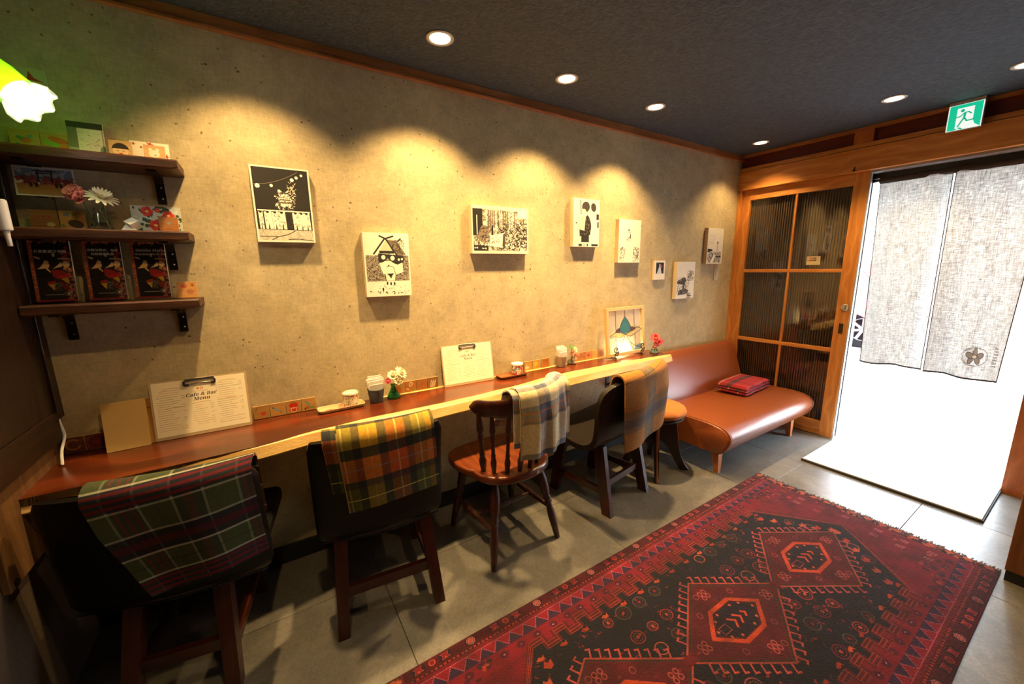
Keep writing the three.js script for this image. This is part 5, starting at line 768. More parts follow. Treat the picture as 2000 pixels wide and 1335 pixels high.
tile('tile with orange flower and teal leaves on the top shelf', [-4.341, s1, 0.05], 0.12, tileTex((c) => { el(c, 50, 48, 20, 14, '#b8552c'); el(c, 34, 40, 14, 8, '#4a7a74', 0.5); el(c, 66, 30, 12, 7, '#4f8a84', -0.5); el(c, 24, 70, 8, 6, '#3f6a5c'); }, '#a8884a'), 0.066);
tile('tile with an orange and green sweep on the top shelf', [-4.274, s1, 0.05], 0.12, tileTex((c) => { el(c, 48, 60, 44, 12, '#6a9a34', 0.4); el(c, 60, 34, 36, 14, '#a8501e', 0.3); el(c, 80, 66, 20, 12, '#c0641e'); }, '#98803c'), 0.066);
card('photo_print', 'black and white photo print of folded paper leaning on the top shelf', 'photo', [-4.199, s1, 0.055], 0.088, 0.112, 0.14, canvas(160, 204, (c) => { c.fillStyle = '#9a9184'; c.fillRect(0, 0, 160, 204); c.fillStyle = '#2c2824'; c.fillRect(0, 0, 160, 36); c.fillStyle = '#6a6258'; c.fillRect(0, 36, 44, 120); c.fillStyle = '#cfc8ba'; c.fillRect(44, 40, 108, 150); c.fillStyle = '#b8b0a2'; c.fillRect(92, 50, 2, 130); const R = rng(3); for (let i = 0; i < 40; i++) { c.fillStyle = 'rgba(90,84,76,0.5)'; c.fillRect(48 + R() * 96, 56 + R() * 120, 4 + R() * 8, 3); } }), 0.004);
card('postcard', 'white postcard with scattered red maple leaves on the top shelf', 'postcard', [-4.042, s1, 0.03], 0.108, 0.078, 0.14, canvas(216, 156, (c) => { c.fillStyle = '#efe2cc'; c.fillRect(0, 0, 216, 156); c.fillStyle = '#b8381c'; const lf = (x, y, s) => { c.beginPath(); for (let i = 0; i < 10; i++) { const a = i * 0.628, r = s * (i % 2 ? 0.35 : 1); c.lineTo(x + Math.cos(a) * r, y + Math.sin(a) * r); } c.fill(); }; for (const [x, y, s] of [[20, 20, 14], [60, 40, 12], [110, 16, 26], [196, 92, 22], [84, 96, 20], [150, 70, 12]]) lf(x, y, s); }));
tile('tile with a smiling child face and black bobbed hair', [-4.113, s1, 0.072], 0.14, tileTex((c) => { el(c, 48, 52, 34, 34, '#dcb484'); c.fillStyle = '#2c1a12'; c.beginPath(); c.arc(48, 48, 36, Math.PI, 0); c.lineTo(78, 44); c.lineTo(18, 44); c.fill(); el(c, 36, 56, 5, 1.5, '#3a241a'); el(c, 60, 56, 5, 1.5, '#3a241a'); el(c, 48, 72, 9, 5, '#b83a2c'); }, '#c49a62'), 0.06);
tile('pale tile with a faint white cat on the top shelf', [-4.024, s1, 0.07], 0.14, tileTex((c) => { el(c, 46, 50, 26, 22, '#e8d4b4'); el(c, 30, 26, 8, 10, '#e8d4b4'); el(c, 62, 26, 8, 10, '#e8d4b4'); el(c, 50, 58, 5, 4, '#c0603c'); }, '#d0a06a'), 0.058);
{ const t = card('postcard', 'postcard of a shrine gate among pink trees on a small peg stand', 'postcard', [-4.315, 1.652, 0.06], 0.137, 0.092, 0.1, canvas(274, 184, (c) => { c.fillStyle = '#e6e0d0'; c.fillRect(0, 0, 274, 184); const R = rng(9); c.fillStyle = '#7d94ac'; c.fillRect(8, 8, 258, 70); blobs(c, R, 30, 10, 260, 12, 60, 6, 16, '#b9c4cc'); blobs(c, R, 60, 10, 264, 60, 104, 8, 18, '#a85a58'); blobs(c, R, 30, 10, 264, 76, 112, 6, 12, '#7a3c40'); c.fillStyle = '#b88a4c'; c.fillRect(8, 108, 258, 68); c.fillStyle = '#2c2226'; c.fillRect(86, 18, 104, 8); c.fillRect(96, 34, 84, 5); c.fillRect(104, 22, 7, 74); c.fillRect(166, 22, 7, 74); for (const x of [70, 96, 186, 206]) { el(c, x, 112, 8, 16, '#3a2a20'); } }));
  obj('peg', merge([place(new THREE.CylinderGeometry(0.0014, 0.0014, 0.106, 8), [0.012, -0.052, -0.004]), place(new THREE.SphereGeometry(0.005, 10, 8), [0.012, -0.006, 0.002]), place(new THREE.CylinderGeometry(0.018, 0.02, 0.004, 16), [0.012, -0.103, -0.004])]), M.shelf, t); }
tile('wooden tile with red marks and a pale disc on the middle shelf', [-4.338, s2, 0.05], 0.12, tileTex((c) => { el(c, 70, 72, 15, 11, '#b9a06a'); c.fillStyle = '#9c3a24'; for (let i = 0; i < 3; i++) c.fillRect(20 + i * 20, 30, 14, 8); }, '#8a5626'), 0.064);
tile('wooden tile with a purple aubergine on the middle shelf', [-4.272, s2, 0.052], 0.12, tileTex((c) => { el(c, 60, 66, 30, 20, '#3a1a16', 0.3); el(c, 28, 20, 12, 8, '#6a6a70'); el(c, 56, 16, 8, 5, '#6a6a30'); el(c, 12, 76, 8, 7, '#55702c'); }, '#b07a38'), 0.064);
card('postcard', 'postcard of red camellias and green leaves on the middle shelf', 'postcard', [-4.055, s2, 0.035], 0.142, 0.098, 0.12, canvas(284, 196, (c) => { c.fillStyle = '#b9bcae'; c.fillRect(0, 0, 284, 196); const R = rng(4); blobs(c, R, 50, 0, 284, 0, 196, 8, 22, '#2a4426'); blobs(c, R, 20, 20, 264, 20, 190, 6, 16, '#cdd0c2'); for (const [x, y, s] of [[90, 40, 34], [210, 66, 34], [130, 140, 38], [150, 30, 16]]) { for (let k = 0; k < 6; k++) el(c, x + Math.cos(k) * s * 0.5, y + Math.sin(k) * s * 0.5, s * 0.6, s * 0.5, k % 2 ? '#b8231c' : '#cf3a22', k); el(c, x, y, s * 0.3, s * 0.24, '#e8b03c'); } }));
tile('small brown tile with a blue-grey dot leaning on the camellia card', [-4.018, s2, 0.07], 0.12, tileTex((c) => { el(c, 48, 40, 9, 8, '#6f8a94'); el(c, 48, 76, 20, 2, '#6a3c18'); }, '#9a5c24'), 0.056);
{ const t = thing('paper_cube', 'folded white paper cube tipped on its corner on the middle shelf', 'ornament', [-4.115, s2 + 0.024, 0.085]); const g = bx(0.03, 0.03, 0.03, [0, 0, 0], 0.001, [0.62, 0.7, 0.2]); obj('cube', g, M.white, t); obj('paper_foot', loft([[V(-0.03, -0.022, -0.014), V(-0.03, -0.022, 0.016), V(0.012, -0.022, 0.016), V(0.012, -0.022, -0.014)], [V(-0.016, 0.004, -0.002), V(-0.016, 0.004, 0.0), V(-0.012, 0.004, 0.0), V(-0.012, 0.004, -0.002)]]), flat(0.6, 0.6, 0.6), t); }
tile('tile with pink blossoms at the end of the bottom shelf', [-3.998, s3, 0.06], 0.1, tileTex((c) => { el(c, 34, 26, 14, 12, '#b8503c'); el(c, 62, 60, 18, 14, '#a86a52'); el(c, 76, 20, 8, 8, '#8a5a3c'); el(c, 30, 70, 9, 8, '#c88a6a'); }, '#c48a4c'), 0.062);
// handwritten-style strokes for the printed titles
const K = { 'お': [[2, 3, 8, 3], [4, 1, 4, 8, 2.5, 9, 1.5, 7.5, 4, 6, 7, 5.5, 8.5, 7.5, 6, 9.3], [7.5, 1, 9, 2.5]], '座': [[5, 0, 5, 1.2], [1, 1.5, 9.5, 1.5], [1.5, 1.5, 1.5, 6, 0.5, 9.5], [5.5, 2.5, 5.5, 9], [4, 3, 3, 5.5], [4, 4.5, 4.8, 5.8], [7.5, 3, 6.7, 5.5], [7.6, 4.5, 8.6, 5.8], [3, 6.8, 8.5, 6.8], [2, 9, 9.5, 9]], '敷': [[0.5, 1.5, 5, 1.5], [2.8, 0.3, 2.8, 6], [1, 2.8, 4.6, 2.8, 4.6, 5.5, 1, 5.5, 1, 2.8], [1, 4.1, 4.6, 4.1], [0.5, 6.8, 5, 6.8], [2.5, 6.8, 1, 9.5], [2.3, 7.8, 4.5, 7.8, 4, 9.6], [6.5, 0.5, 5.5, 3.5], [6, 2.5, 9.7, 2.5], [8.5, 2.5, 5.3, 9.7], [6.2, 4.5, 9.7, 9.7]], '遊': [[1, 1, 2, 2.2], [0.5, 4, 2, 4, 2, 7.5, 0.5, 9], [0.8, 8.8, 3, 9, 9.8, 9.3], [4, 1, 4, 2], [3, 2.4, 5.6, 2.4], [4, 2.4, 3.2, 7.5], [4, 4, 5.4, 4, 5, 7.4], [6.5, 0.8, 5.9, 2.6], [6.3, 2, 9.5, 2], [6.2, 3.6, 9, 3.6, 7.8, 4.8, 7.8, 7.6], [6, 5.8, 9.7, 5.8]], 'び': [[1, 2, 4, 1.8, 2, 5, 2.5, 8.5, 5, 9, 6.5, 6, 6.5, 2, 8.5, 5.5], [8, 0.5, 8.6, 1.6], [9, 0.2, 9.6, 1.3]], '体': [[3, 0.5, 0.5, 4.5], [2, 3, 2, 9.7], [3.5, 3, 9.8, 3], [6.6, 0.5, 6.6, 9.7], [6.4, 3, 3.3, 7.8], [6.8, 3, 9.9, 7.8], [5.2, 7.2, 8, 7.2]], '験': [[1, 0.8, 1, 5.5, 4, 5.5], [1, 0.8, 4, 0.8], [2.5, 0.8, 2.5, 5.5], [1, 2.4, 3.8, 2.4], [1, 4, 3.8, 4], [4, 5.5, 4, 9.5, 3, 9], [0.6, 7, 0.4, 9], [1.7, 7, 1.8, 8.6], [7, 0.3, 4.8, 3.5], [7, 0.3, 9.8, 3.5], [6, 3.4, 8.2, 3.4], [5.5, 4.6, 8.8, 4.6, 8.8, 6.6, 5.5, 6.6, 5.5, 4.6], [7, 3.4, 7, 6.6, 5, 9.7], [7.2, 6.6, 9.9, 9.7]], '芸': [[0.5, 2, 9.5, 2], [3, 0.5, 3, 3.4], [7, 0.5, 7, 3.4], [2, 4.5, 8, 4.5], [0.5, 6.2, 9.5, 6.2], [4.5, 6.2, 2.5, 9.2, 8, 8.8], [7, 7.4, 8.6, 9.6]], '舞': [[2.5, 0.3, 1, 2.5], [2, 1.3, 9, 1.3], [0.5, 3.2, 9.5, 3.2], [2.5, 1.3, 2.5, 5], [4.2, 1.3, 4.2, 5], [5.9, 1.3, 5.9, 5], [7.6, 1.3, 7.6, 5], [0.5, 5, 9.5, 5], [3, 5.5, 1, 8], [2.5, 6.5, 4.7, 6.5, 1.5, 9.8], [6, 5.5, 9.3, 5.5], [5.8, 7.2, 9.6, 7.2], [7.7, 5.4, 7.7, 9.8]], '妓': [[2.5, 0.5, 1.2, 6, 4, 9.3], [3.8, 3, 1, 9.5], [0.3, 3, 4.5, 3], [4.8, 2.6, 9.8, 2.6], [7.2, 0.5, 7.2, 5], [5.2, 5, 9, 5, 5, 9.7], [5.8, 6, 9.8, 9.7]], '、': [[1, 7.5, 3, 9.5]], '伝': [[3, 0.5, 0.5, 4.5], [2, 3, 2, 9.7], [4.5, 2, 9, 2], [3.6, 4.8, 9.8, 4.8], [6.5, 4.8, 4.6, 8.8, 9, 8.2], [8, 6.8, 9.6, 9.5]], '統': [[2.5, 0.3, 1, 2.6, 3, 2.8], [3.6, 1.6, 0.8, 5, 4, 4.6], [2.4, 5, 2.4, 9.7], [1, 6.2, 0.5, 8.5], [3.6, 6.2, 4, 7.6], [7, 0.3, 7, 1.8], [4.6, 2, 9.8, 2], [6.5, 2, 5.2, 4.6, 9, 4.3], [6.2, 5, 6, 7.6, 4.6, 9.6], [8, 5, 8, 9, 9.8, 9, 9.8, 7.8]], '御': [[2.3, 0.3, 0.5, 2.4], [2.4, 2.6, 0.4, 5.2], [1.6, 4, 1.6, 9.7], [4, 0.5, 3.2, 2.4], [3.6, 1.8, 6.6, 1.8], [3, 4, 6.8, 4], [5, 1.8, 5, 8.6], [5, 6, 6.6, 6], [3.8, 5.6, 3.8, 8.9], [3, 9, 7, 8.4], [7.4, 1, 7.4, 9.8], [7.4, 1.2, 9.6, 1.2, 9.6, 6.8, 8.6, 6.8]] };
function kanji(c, s, x, y, size, lw) { c.lineWidth = lw; c.lineCap = c.lineJoin = 'round'; for (const ch of s) { for (const st of K[ch] || []) { c.beginPath(); for (let i = 0; i < st.length; i += 2) c.lineTo(x + st[i] * size / 10, y + st[i + 1] * size / 10); c.stroke(); } x += size * 1.08; } }
function leafletTex(title) {
  return canvas(256, 552, (c, w, h) => {
    const R = rng(21); c.fillStyle = '#120c0c'; c.fillRect(0, 0, w, h); blobs(c, R, 26, 0, 256, 0, 22, 8, 30, '#a8552c'); blobs(c, R, 10, 20, 240, 0, 18, 6, 18, '#c9a070');
    c.fillStyle = '#a24a2c'; c.fillRect(0, 0, 24, h); blobs(c, R, 60, 0, 24, 0, h, 3, 8, '#c98a58'); blobs(c, R, 40, 0, 24, 0, h, 3, 7, '#8a2420');
    blobs(c, R, 50, 196, 256, 90, h, 8, 20, '#a85a34'); blobs(c, R, 20, 200, 256, 60, h, 8, 16, '#a32420'); blobs(c, R, 12, 206, 256, 330, h, 6, 14, '#7a6a80');
    c.fillStyle = '#1c0d0c'; c.beginPath(); c.ellipse(70, 206, 46, 48, -0.3, 0, 7); c.fill(); el(c, 46, 166, 22, 7, '#d8b070', 0.5); c.fillStyle = '#d6a868'; c.beginPath(); c.moveTo(88, 190); c.quadraticCurveTo(112, 186, 116, 214); c.lineTo(122, 228); c.lineTo(112, 236); c.lineTo(110, 252); c.quadraticCurveTo(84, 256, 78, 262); c.lineTo(34, 266); c.quadraticCurveTo(70, 244, 88, 190); c.fill(); c.beginPath(); c.moveTo(84, 260); c.lineTo(112, 296); c.lineTo(118, 290); c.lineTo(100, 254); c.fill();
    c.fillStyle = '#0d0908'; c.beginPath(); c.moveTo(28, 266); c.quadraticCurveTo(80, 262, 112, 300); c.lineTo(140, 552); c.lineTo(30, 552); c.fill();
    c.fillStyle = '#170d10'; c.beginPath(); c.ellipse(152, 214, 40, 38, 0, 0, 7); c.fill(); c.fillStyle = '#d9ae72'; c.beginPath(); c.moveTo(186, 200); c.lineTo(196, 226); c.lineTo(188, 246); c.quadraticCurveTo(160, 250, 124, 268); c.quadraticCurveTo(164, 238, 186, 200); c.fill(); el(c, 218, 222, 24, 28, '#d8ae70'); blobs(c, R, 8, 196, 240, 252, 290, 8, 14, '#b9874c'); blobs(c, R, 8, 190, 240, 262, 300, 4, 8, '#1c1210'); c.fillStyle = '#c8a06a'; c.fillRect(170, 168, 70, 12); el(c, 148, 140, 10, 18, '#b8a070'); 
    c.fillStyle = '#8c1a18'; c.beginPath(); c.moveTo(120, 276); c.quadraticCurveTo(170, 256, 224, 310); c.lineTo(232, 330); c.lineTo(150, 356); c.lineTo(124, 330); c.fill(); c.fillStyle = '#b3201a'; c.beginPath(); c.moveTo(150, 330); c.lineTo(232, 316); c.lineTo(226, 334); c.lineTo(160, 352); c.fill();
    c.fillStyle = '#c8961f'; c.beginPath(); c.moveTo(170, 352); c.lineTo(216, 340); c.lineTo(222, 400); c.fill(); c.fillStyle = '#7c1616'; c.beginPath(); c.moveTo(160, 354); c.lineTo(226, 448); c.lineTo(180, 448); c.fill(); c.fillStyle = '#a81c18'; c.beginPath(); c.moveTo(84, 380); c.lineTo(138, 366); c.lineTo(130, 392); c.lineTo(88, 398); c.fill(); c.fillStyle = '#c8981f'; c.beginPath(); c.moveTo(86, 400); c.lineTo(134, 396); c.lineTo(120, 456); c.fill(); blobs(c, R, 60, 124, 172, 380, 460, 2, 6, '#6a5a3c'); blobs(c, R, 30, 124, 172, 384, 460, 1, 3, '#cfc0a0');
    c.fillStyle = '#d8ccb0'; for (let i = 0; i < 9; i++) c.fillRect(62 + i * 13, 488, 8, 6); c.strokeStyle = '#b8a890'; c.lineWidth = 3; c.beginPath(); c.ellipse(204, 484, 24, 17, 0, 0, 7); c.stroke(); el(c, 204, 484, 9, 8, '#d8ccb0'); c.fillStyle = '#8a1c1c'; c.fillRect(0, 536, 256, 16);
    c.strokeStyle = c.fillStyle = '#efe0bc'; title(c);
  });
}
const titles = [
  [(c) => kanji(c, 'お座敷遊び体験', 30, 96, 27, 3), 'leaflet holder with dark leaflets under the Japanese title in one line'],
  [(c) => { kanji(c, '体験芸舞妓、芸妓', 32, 82, 24, 2.8); kanji(c, '伝統御座敷遊', 52, 118, 24, 2.8); }, 'leaflet holder with dark leaflets under a two-line title in characters'],
  [(c) => { c.font = 'italic bold 33px serif'; c.fillText('Geisha Maiko', 38, 104); c.font = 'italic bold 25px serif'; c.fillText('Ozashiki Party Plan', 28, 138); }, 'leaflet holder with dark leaflets titled in English'],
];
[[-4.345, 0], [-4.218, 1], [-4.096, 2]].forEach(([x, i]) => {
  const t = thing('leaflet_holder', titles[i][1], 'leaflet holder', [x, s3, 0.05]); const tl = 0.12;
  const R = (g) => { g.rotateX(-tl); return g; };
  obj('leaflet_stack', R(bb(-0.048, 0.048, 0.004, 0.214, 0.004, 0.016)), M.paper, t);
  obj('leaflet', R(bb(-0.0485, 0.0485, 0.004, 0.2145, 0.016, 0.0168)), std({ map: leafletTex(titles[i][0]), roughness: 0.35 }), t);
  obj('holder', merge([R(bb(-0.055, 0.055, 0.002, 0.17, 0.0, 0.002)), R(bb(-0.055, 0.055, 0.004, 0.085, 0.024, 0.026)), R(bb(-0.055, -0.053, 0.002, 0.085, 0.0, 0.026)), R(bb(0.053, 0.055, 0.002, 0.085, 0.0, 0.026)), R(bb(-0.055, 0.055, 0.002, 0.004, 0.0, 0.026))]), M.acrylic, t);
});
// ---------- green glass wall lamp ----------
{
  const t = thing('wall_lamp', 'green ruffled glass lamp glowing white beside the top shelf', 'lamp', [-4.262, 1.892, 0.30]);
  const ax = V(0.62, -0.62, 0.20).normalize(), q = new THREE.Quaternion().setFromUnitVectors(V(0, 1, 0), ax), secs = [];
  const pr = [[0.016, -0.13], [0.03, -0.118], [0.043, -0.09], [0.047, -0.05], [0.045, -0.015], [0.046, 0.005], [0.054, 0.024], [0.063, 0.035]];
  const ring = (r, y, k) => Array.from({ length: 48 }, (_, i) => { const a = i / 48 * 6.2832, w = k * 0.006 * Math.sin(a * 8); return V(Math.cos(a) * (r + w * 0.3), y + w, Math.sin(a) * (r + w * 0.3)); });
  const o = pr.map(([r, y], i) => ring(r, y, i > 5 ? (i - 5) / 2 : 0)), n = pr.map(([r, y], i) => ring(r - 0.003, y + 0.001, i > 5 ? (i - 5) / 2 : 0)).reverse();
  const sh = loft([...o.slice(0, 6), ...n.slice(2)], 1.2, false); sh.applyQuaternion(q); const rm = loft([...o.slice(5), ...n.slice(0, 3)], 1.2, false); rm.applyQuaternion(q); obj('ruffled_rim', rm, phys({ color: lin(0.95, 1, 0.9), roughness: 0.4, transmission: 0.5, thickness: 0 }), t); obj('shade', sh, phys({ color: lin(0.58, 0.9, 0.08), roughness: 0.5, transmission: 0.55, thickness: 0 }), t);
  const bulb = place(new THREE.SphereGeometry(0.036, 24, 18), [0, -0.004, 0]); bulb.applyQuaternion(q); obj('bulb', bulb, std({ color: lin(1, 1, 1), emissive: lin(1, 0.97, 0.85), emissiveIntensity: 10 }), t);
  const c = V(0, -0.012, 0).applyQuaternion(q), l = new THREE.PointLight(lin(1, 0.95, 0.8), 0.13); l.position.copy(c); l.castShadow = true; l.shadow.radius = 1.5; t.add(l);
  const nk = V(0, -0.13, 0).applyQuaternion(q); obj('arm', tube([[nk.x, nk.y, nk.z], [nk.x - 0.03, nk.y + 0.02, nk.z], [-0.11, 0.12, -0.03], [-0.135, 0.10, -0.03]], 0.008, 16, 8), M.iron, t);
  obj('wall_plate', bb(-0.142, -0.132, 0.05, 0.15, -0.06, 0.0, 0.003), M.iron, t);
  obj('cord', tube([[-0.128, 0.08, -0.03], [-0.115, -0.02, -0.01], [-0.09, -0.2, 0.0], [-0.082, -0.29, 0.0]], 0.003, 20, 6), M.white, t);
  obj('cord_switch', merge([turned([-0.081, -0.285, 0], [-0.081, -0.37, 0], [[0, 0.011], [0.04, 0.014], [0.95, 0.014], [1, 0.011]], 20), turned([-0.081, -0.37, 0], [-0.080, -0.412, 0], [[0, 0.007], [0.4, 0.0055], [1, 0.005]], 16)]), flat(0.62, 0.64, 0.72, 0.4), t);
}
// ---------- things on the counter ----------
const menuTex = (seed) => canvas(640, 470, (c, w, h) => {
  c.fillStyle = '#f1e6c8'; c.fillRect(0, 0, w, h); const R = rng(seed);
  const col = (x, y0, n, wd, tone) => { for (let i = 0; i < n; i++) { const y = y0 + i * 19; c.fillStyle = R() > 0.3 ? tone : '#b8763c'; c.globalAlpha = 0.75; let xx = x + (R() > 0.7 ? 20 : 0); const e = x + wd * (0.45 + R() * 0.45); while (xx < e) { const q = 4 + R() * 11; c.fillRect(xx, y, q, 3.2); xx += q + 3; } if (R() > 0.35) c.fillRect(x + wd - 26, y, 24, 3.2); c.globalAlpha = 1; } };
  col(24, 74, 19, 185, '#6a5a48'); col(248, 232, 10, 150, '#7a5a48'); col(424, 60, 20, 190, '#6a5a48');
  c.font = 'italic 15px serif'; c.fillStyle = '#b8662c'; for (const [x, y] of [[70, 62], [450, 46], [256, 214], [456, 214], [80, 230]]) for (let i = 0; i < 14; i++) c.fillRect(x + i * 9, y - Math.sin(i / 13 * 3.14) * 8, 6, 4);
  c.fillStyle = '#c07a3a'; for (const [x, f] of [[300, 1], [326, 0]]) { c.save(); c.translate(x, 86); c.rotate(Math.PI / 4); if (f) c.fillRect(-8, -8, 16, 16); else { c.lineWidth = 4; c.strokeStyle = '#b8501f'; c.strokeRect(-8, -8, 16, 16); } c.restore(); }
  c.fillStyle = '#8a6a4c'; for (let i = 0; i < 10; i++) c.fillRect(268 + i * 10, 108, 7, 3); c.fillStyle = '#2e241c'; c.font = 'italic bold 40px serif'; c.textAlign = 'center'; c.fillText('Cafe & Bar', 318, 152); c.fillText('Menu', 318, 190);
});
function menuBoard(label, p, turn, seed) {
  const t = thing('menu_board', label, 'menu', p, turn); const tl = 0.17, R = (g) => { g.rotateX(-tl); return g; };
  obj('board', R(place(extr(roundRect(0.318, 0.234, 0.008, 0, 0.117), 0.003, 0, 6), [0, 0, 0])), flat(0.5, 0.36, 0.2, 0.6), t);
  obj('paper', R(bb(-0.152, 0.152, 0.012, 0.228, 0.003, 0.0036)), std({ map: menuTex(seed), roughness: 0.7 }), t);
  const k = obj('clip', R(merge([bb(-0.05, 0.05, 0.221, 0.232, 0.002, 0.010, 0.002), bb(-0.05, -0.046, 0.208, 0.224, 0.004, 0.008, 0.001), bb(0.046, 0.05, 0.208, 0.224, 0.004, 0.008, 0.001), tube([[-0.046, 0.209, 0.006], [-0.02, 0.211, 0.007], [0, 0.213, 0.008], [0.02, 0.211, 0.007], [0.046, 0.209, 0.006]], 0.0018, 16, 6)])), M.steel, t);
  obj('clip_grip', R(merge([bb(-0.051, -0.036, 0.203, 0.211, 0.0045, 0.0095, 0.001), bb(0.036, 0.051, 0.203, 0.211, 0.0045, 0.0095, 0.001), bb(-0.053, -0.047, 0.206, 0.222, 0.0045, 0.0095, 0.001), bb(0.047, 0.053, 0.206, 0.222, 0.0045, 0.0095, 0.001)])), M.black, k);
}
menuBoard('clipboard menu beside the kraft folders', [-4.012, CT, 0.055], 0.0, 31);
menuBoard('clipboard menu beside the checked tin tray', [-2.792, CT, 0.05], -0.03, 37);
{ const t = thing('kraft_folder', 'plain kraft paper folder leaning on the wall beside the clipboard menu', 'folder', [-4.244, CT, 0.075], 0.06); const g = bx(0.122, 0.182, 0.002, [0, 0.091, 0]); g.rotateX(-0.2); obj('cover', g, flat(0.55, 0.36, 0.12, 0.8), t); const b = bx(0.122, 0.18, 0.001, [0.001, 0.09, -0.004]); b.rotateX(-0.2); obj('back_cover', b, flat(0.5, 0.33, 0.11, 0.8), t); }
card('info_card', 'printed brown card half hidden behind the kraft folder', 'card', [-4.225, CT, 0.055], 0.118, 0.176, 0.2, canvas(200, 300, (c) => { c.fillStyle = '#b98a44'; c.fillRect(0, 0, 200, 300); c.fillStyle = '#c48a4a'; c.fillRect(128, 100, 40, 140); c.fillStyle = '#4a3420'; c.beginPath(); c.moveTo(138, 160); c.lineTo(162, 160); c.lineTo(146, 200); c.fill(); c.fillStyle = '#3a2818'; c.font = 'bold 20px serif'; c.fillText('Uni', 134, 44); c.fillText('some', 134, 68); c.fillStyle = '#7a5a34'; for (let i = 0; i < 4; i++) c.fillRect(134, 80 + i * 6, 40, 2); }), 0.0015, 0.02);
function tray(label, p, turn, mat, L = 0.21, W = 0.08) {
  const t = thing('tray', label, 'tray', p, turn), s = (w, l, y) => { const q = roundRect(l, w, 0.02).getPoints(5); return q.slice(0, -1).map((v) => V(v.x, y, v.y)); };
  obj('dish', loft([s(W - 0.02, L - 0.02, 0.0), s(W - 0.012, L - 0.012, 0.002), s(W, L, 0.015), s(W - 0.004, L - 0.004, 0.0155), s(W - 0.018, L - 0.018, 0.0045), s(W - 0.03, L - 0.03, 0.004)], 0.7), mat, t);
  obj('pepper_motif', merge([place(new THREE.SphereGeometry(0.008, 10, 6).scale(2.2, 0.12, 0.8), [-0.055, 0.0048, 0.0], [0, 0.3, 0]), place(new THREE.SphereGeometry(0.004, 8, 5).scale(2, 0.12, 0.6), [-0.03, 0.0048, 0.004], [0, -0.5, 0])]), flat(0.25, 0.06, 0.03), t);
  return t;
}
tray('painted wooden tray under the floral tin beside the dark napkin pot', [-3.492, CT, 0.066], 0.05, flat(0.55, 0.36, 0.18, 0.5));
tray('dark-rimmed wooden tray under the checked tin', [-2.512, CT, 0.058], 0.02, wood([120, 66, 30], [168, 104, 54], 47, { roughness: 0.4 }), 0.2, 0.085);
function tin(label, p, tex, cap) { const t = thing('lidded_tin', label, 'tin', p); obj('body', new THREE.CylinderGeometry(0.0355, 0.0355, 0.058, 40, 1).translate(0, 0.029, 0), std({ map: tex, roughness: 0.5 }), t); obj('lid', lathe([[0, 0.058], [0.0365, 0.058], [0.0372, 0.060], [0.0372, 0.067], [0.036, 0.069], [0, 0.0692]], 40), cap, t); }
tin('floral tin with a cream lid standing on the painted tray', [-3.447, CT + 0.0045, 0.062], canvas(512, 128, (c) => { c.fillStyle = '#e8dcb8'; c.fillRect(0, 0, 512, 128); const R = rng(15); for (let i = 0; i < 150; i++) el(c, R() * 512, R() * 128, 4 + R() * 9, 3 + R() * 7, ['#8a9a4a', '#b8402c', '#c89a5c', '#6a7a3a', '#d88a6a', '#f4ecd0'][i % 6], R() * 3); }), std({ map: canvas(128, 128, (c) => { c.fillStyle = '#ece2c0'; c.fillRect(0, 0, 128, 128); const R = rng(16); for (let i = 0; i < 16; i++) el(c, R() * 128, R() * 128, 5 + R() * 8, 5, ['#8aa05a', '#c8684c'][i % 2], R() * 3); }), roughness: 0.5 }));
tin('checked red and white tin standing on the dark-rimmed tray', [-2.462, CT + 0.0045, 0.045], canvas(512, 128, (c) => { const R = rng(18), pal = ['#e8dcc0', '#c83a20', '#e8dcc0', '#6a3018', '#d8903c', '#f0e8d4', '#8a9aa0']; for (let y = 0; y < 5; y++) for (let x = 0; x < 26; x++) { c.fillStyle = pal[Math.floor(R() * 7)]; c.fillRect(x * 20, y * 26, 18, 24); } }), std({ color: lin(0.8, 0.76, 0.68), roughness: 0.45 }));
function napkinPot(label, p, mat, r1, r0, h, nk) {
  const t = thing('napkin_pot', label, 'napkin pot', p); const R = rng(p[0] * 100 | 0);
  obj('pot', lathe([[0, 0], [r0 - 0.002, 0], [r0, 0.003], [r1 - 0.002, h - 0.004], [r1, h], [r1 - 0.004, h], [r0 - 0.004, 0.008], [0, 0.008]], 36), mat, t);
  for (let k = 0; k < 5; k++) { const z = -0.018 + k * 0.009, hh = h + nk - k * 0.006 - (k > 3 ? 0.012 : 0), b = r1 * 0.82, w = r1 * 1.05 - Math.abs(k - 2) * 0.006; obj('napkin', loft([[V(-r0 * 0.62, 0.012, z - 0.0015), V(-r0 * 0.62, 0.012, z + 0.0015), V(r0 * 0.62, 0.012, z + 0.0015), V(r0 * 0.62, 0.012, z - 0.0015)], [V(-b, h, z - 0.003), V(-b, h, z + 0.003), V(b, h, z + 0.003), V(b, h, z - 0.003)], [V(-w, hh - 0.004 * (k % 2), z - 0.002 + 0.003), V(-w, hh - 0.004 * (k % 2), z + 0.003 + 0.003), V(w, hh, z + 0.003 + 0.002), V(w, hh, z - 0.002 + 0.002)]]), M.napkin = M.napkin ?? flat(0.82, 0.79, 0.72, 0.9), t); }
}
napkinPot('charcoal pottery cup holding white paper napkins', [-3.325, CT, 0.058], std({ map: data(128, 64, (x, y) => { const q = 0.5 + 0.9 * fbm(x / 10, y / 8, 3, 3, 12.8, 8); return [74 * q, 76 * q, 82 * q]; }), roughness: 0.7, bumpMap: fineBump, bumpScale: 0.002 }), 0.042, 0.032, 0.068, 0.062);
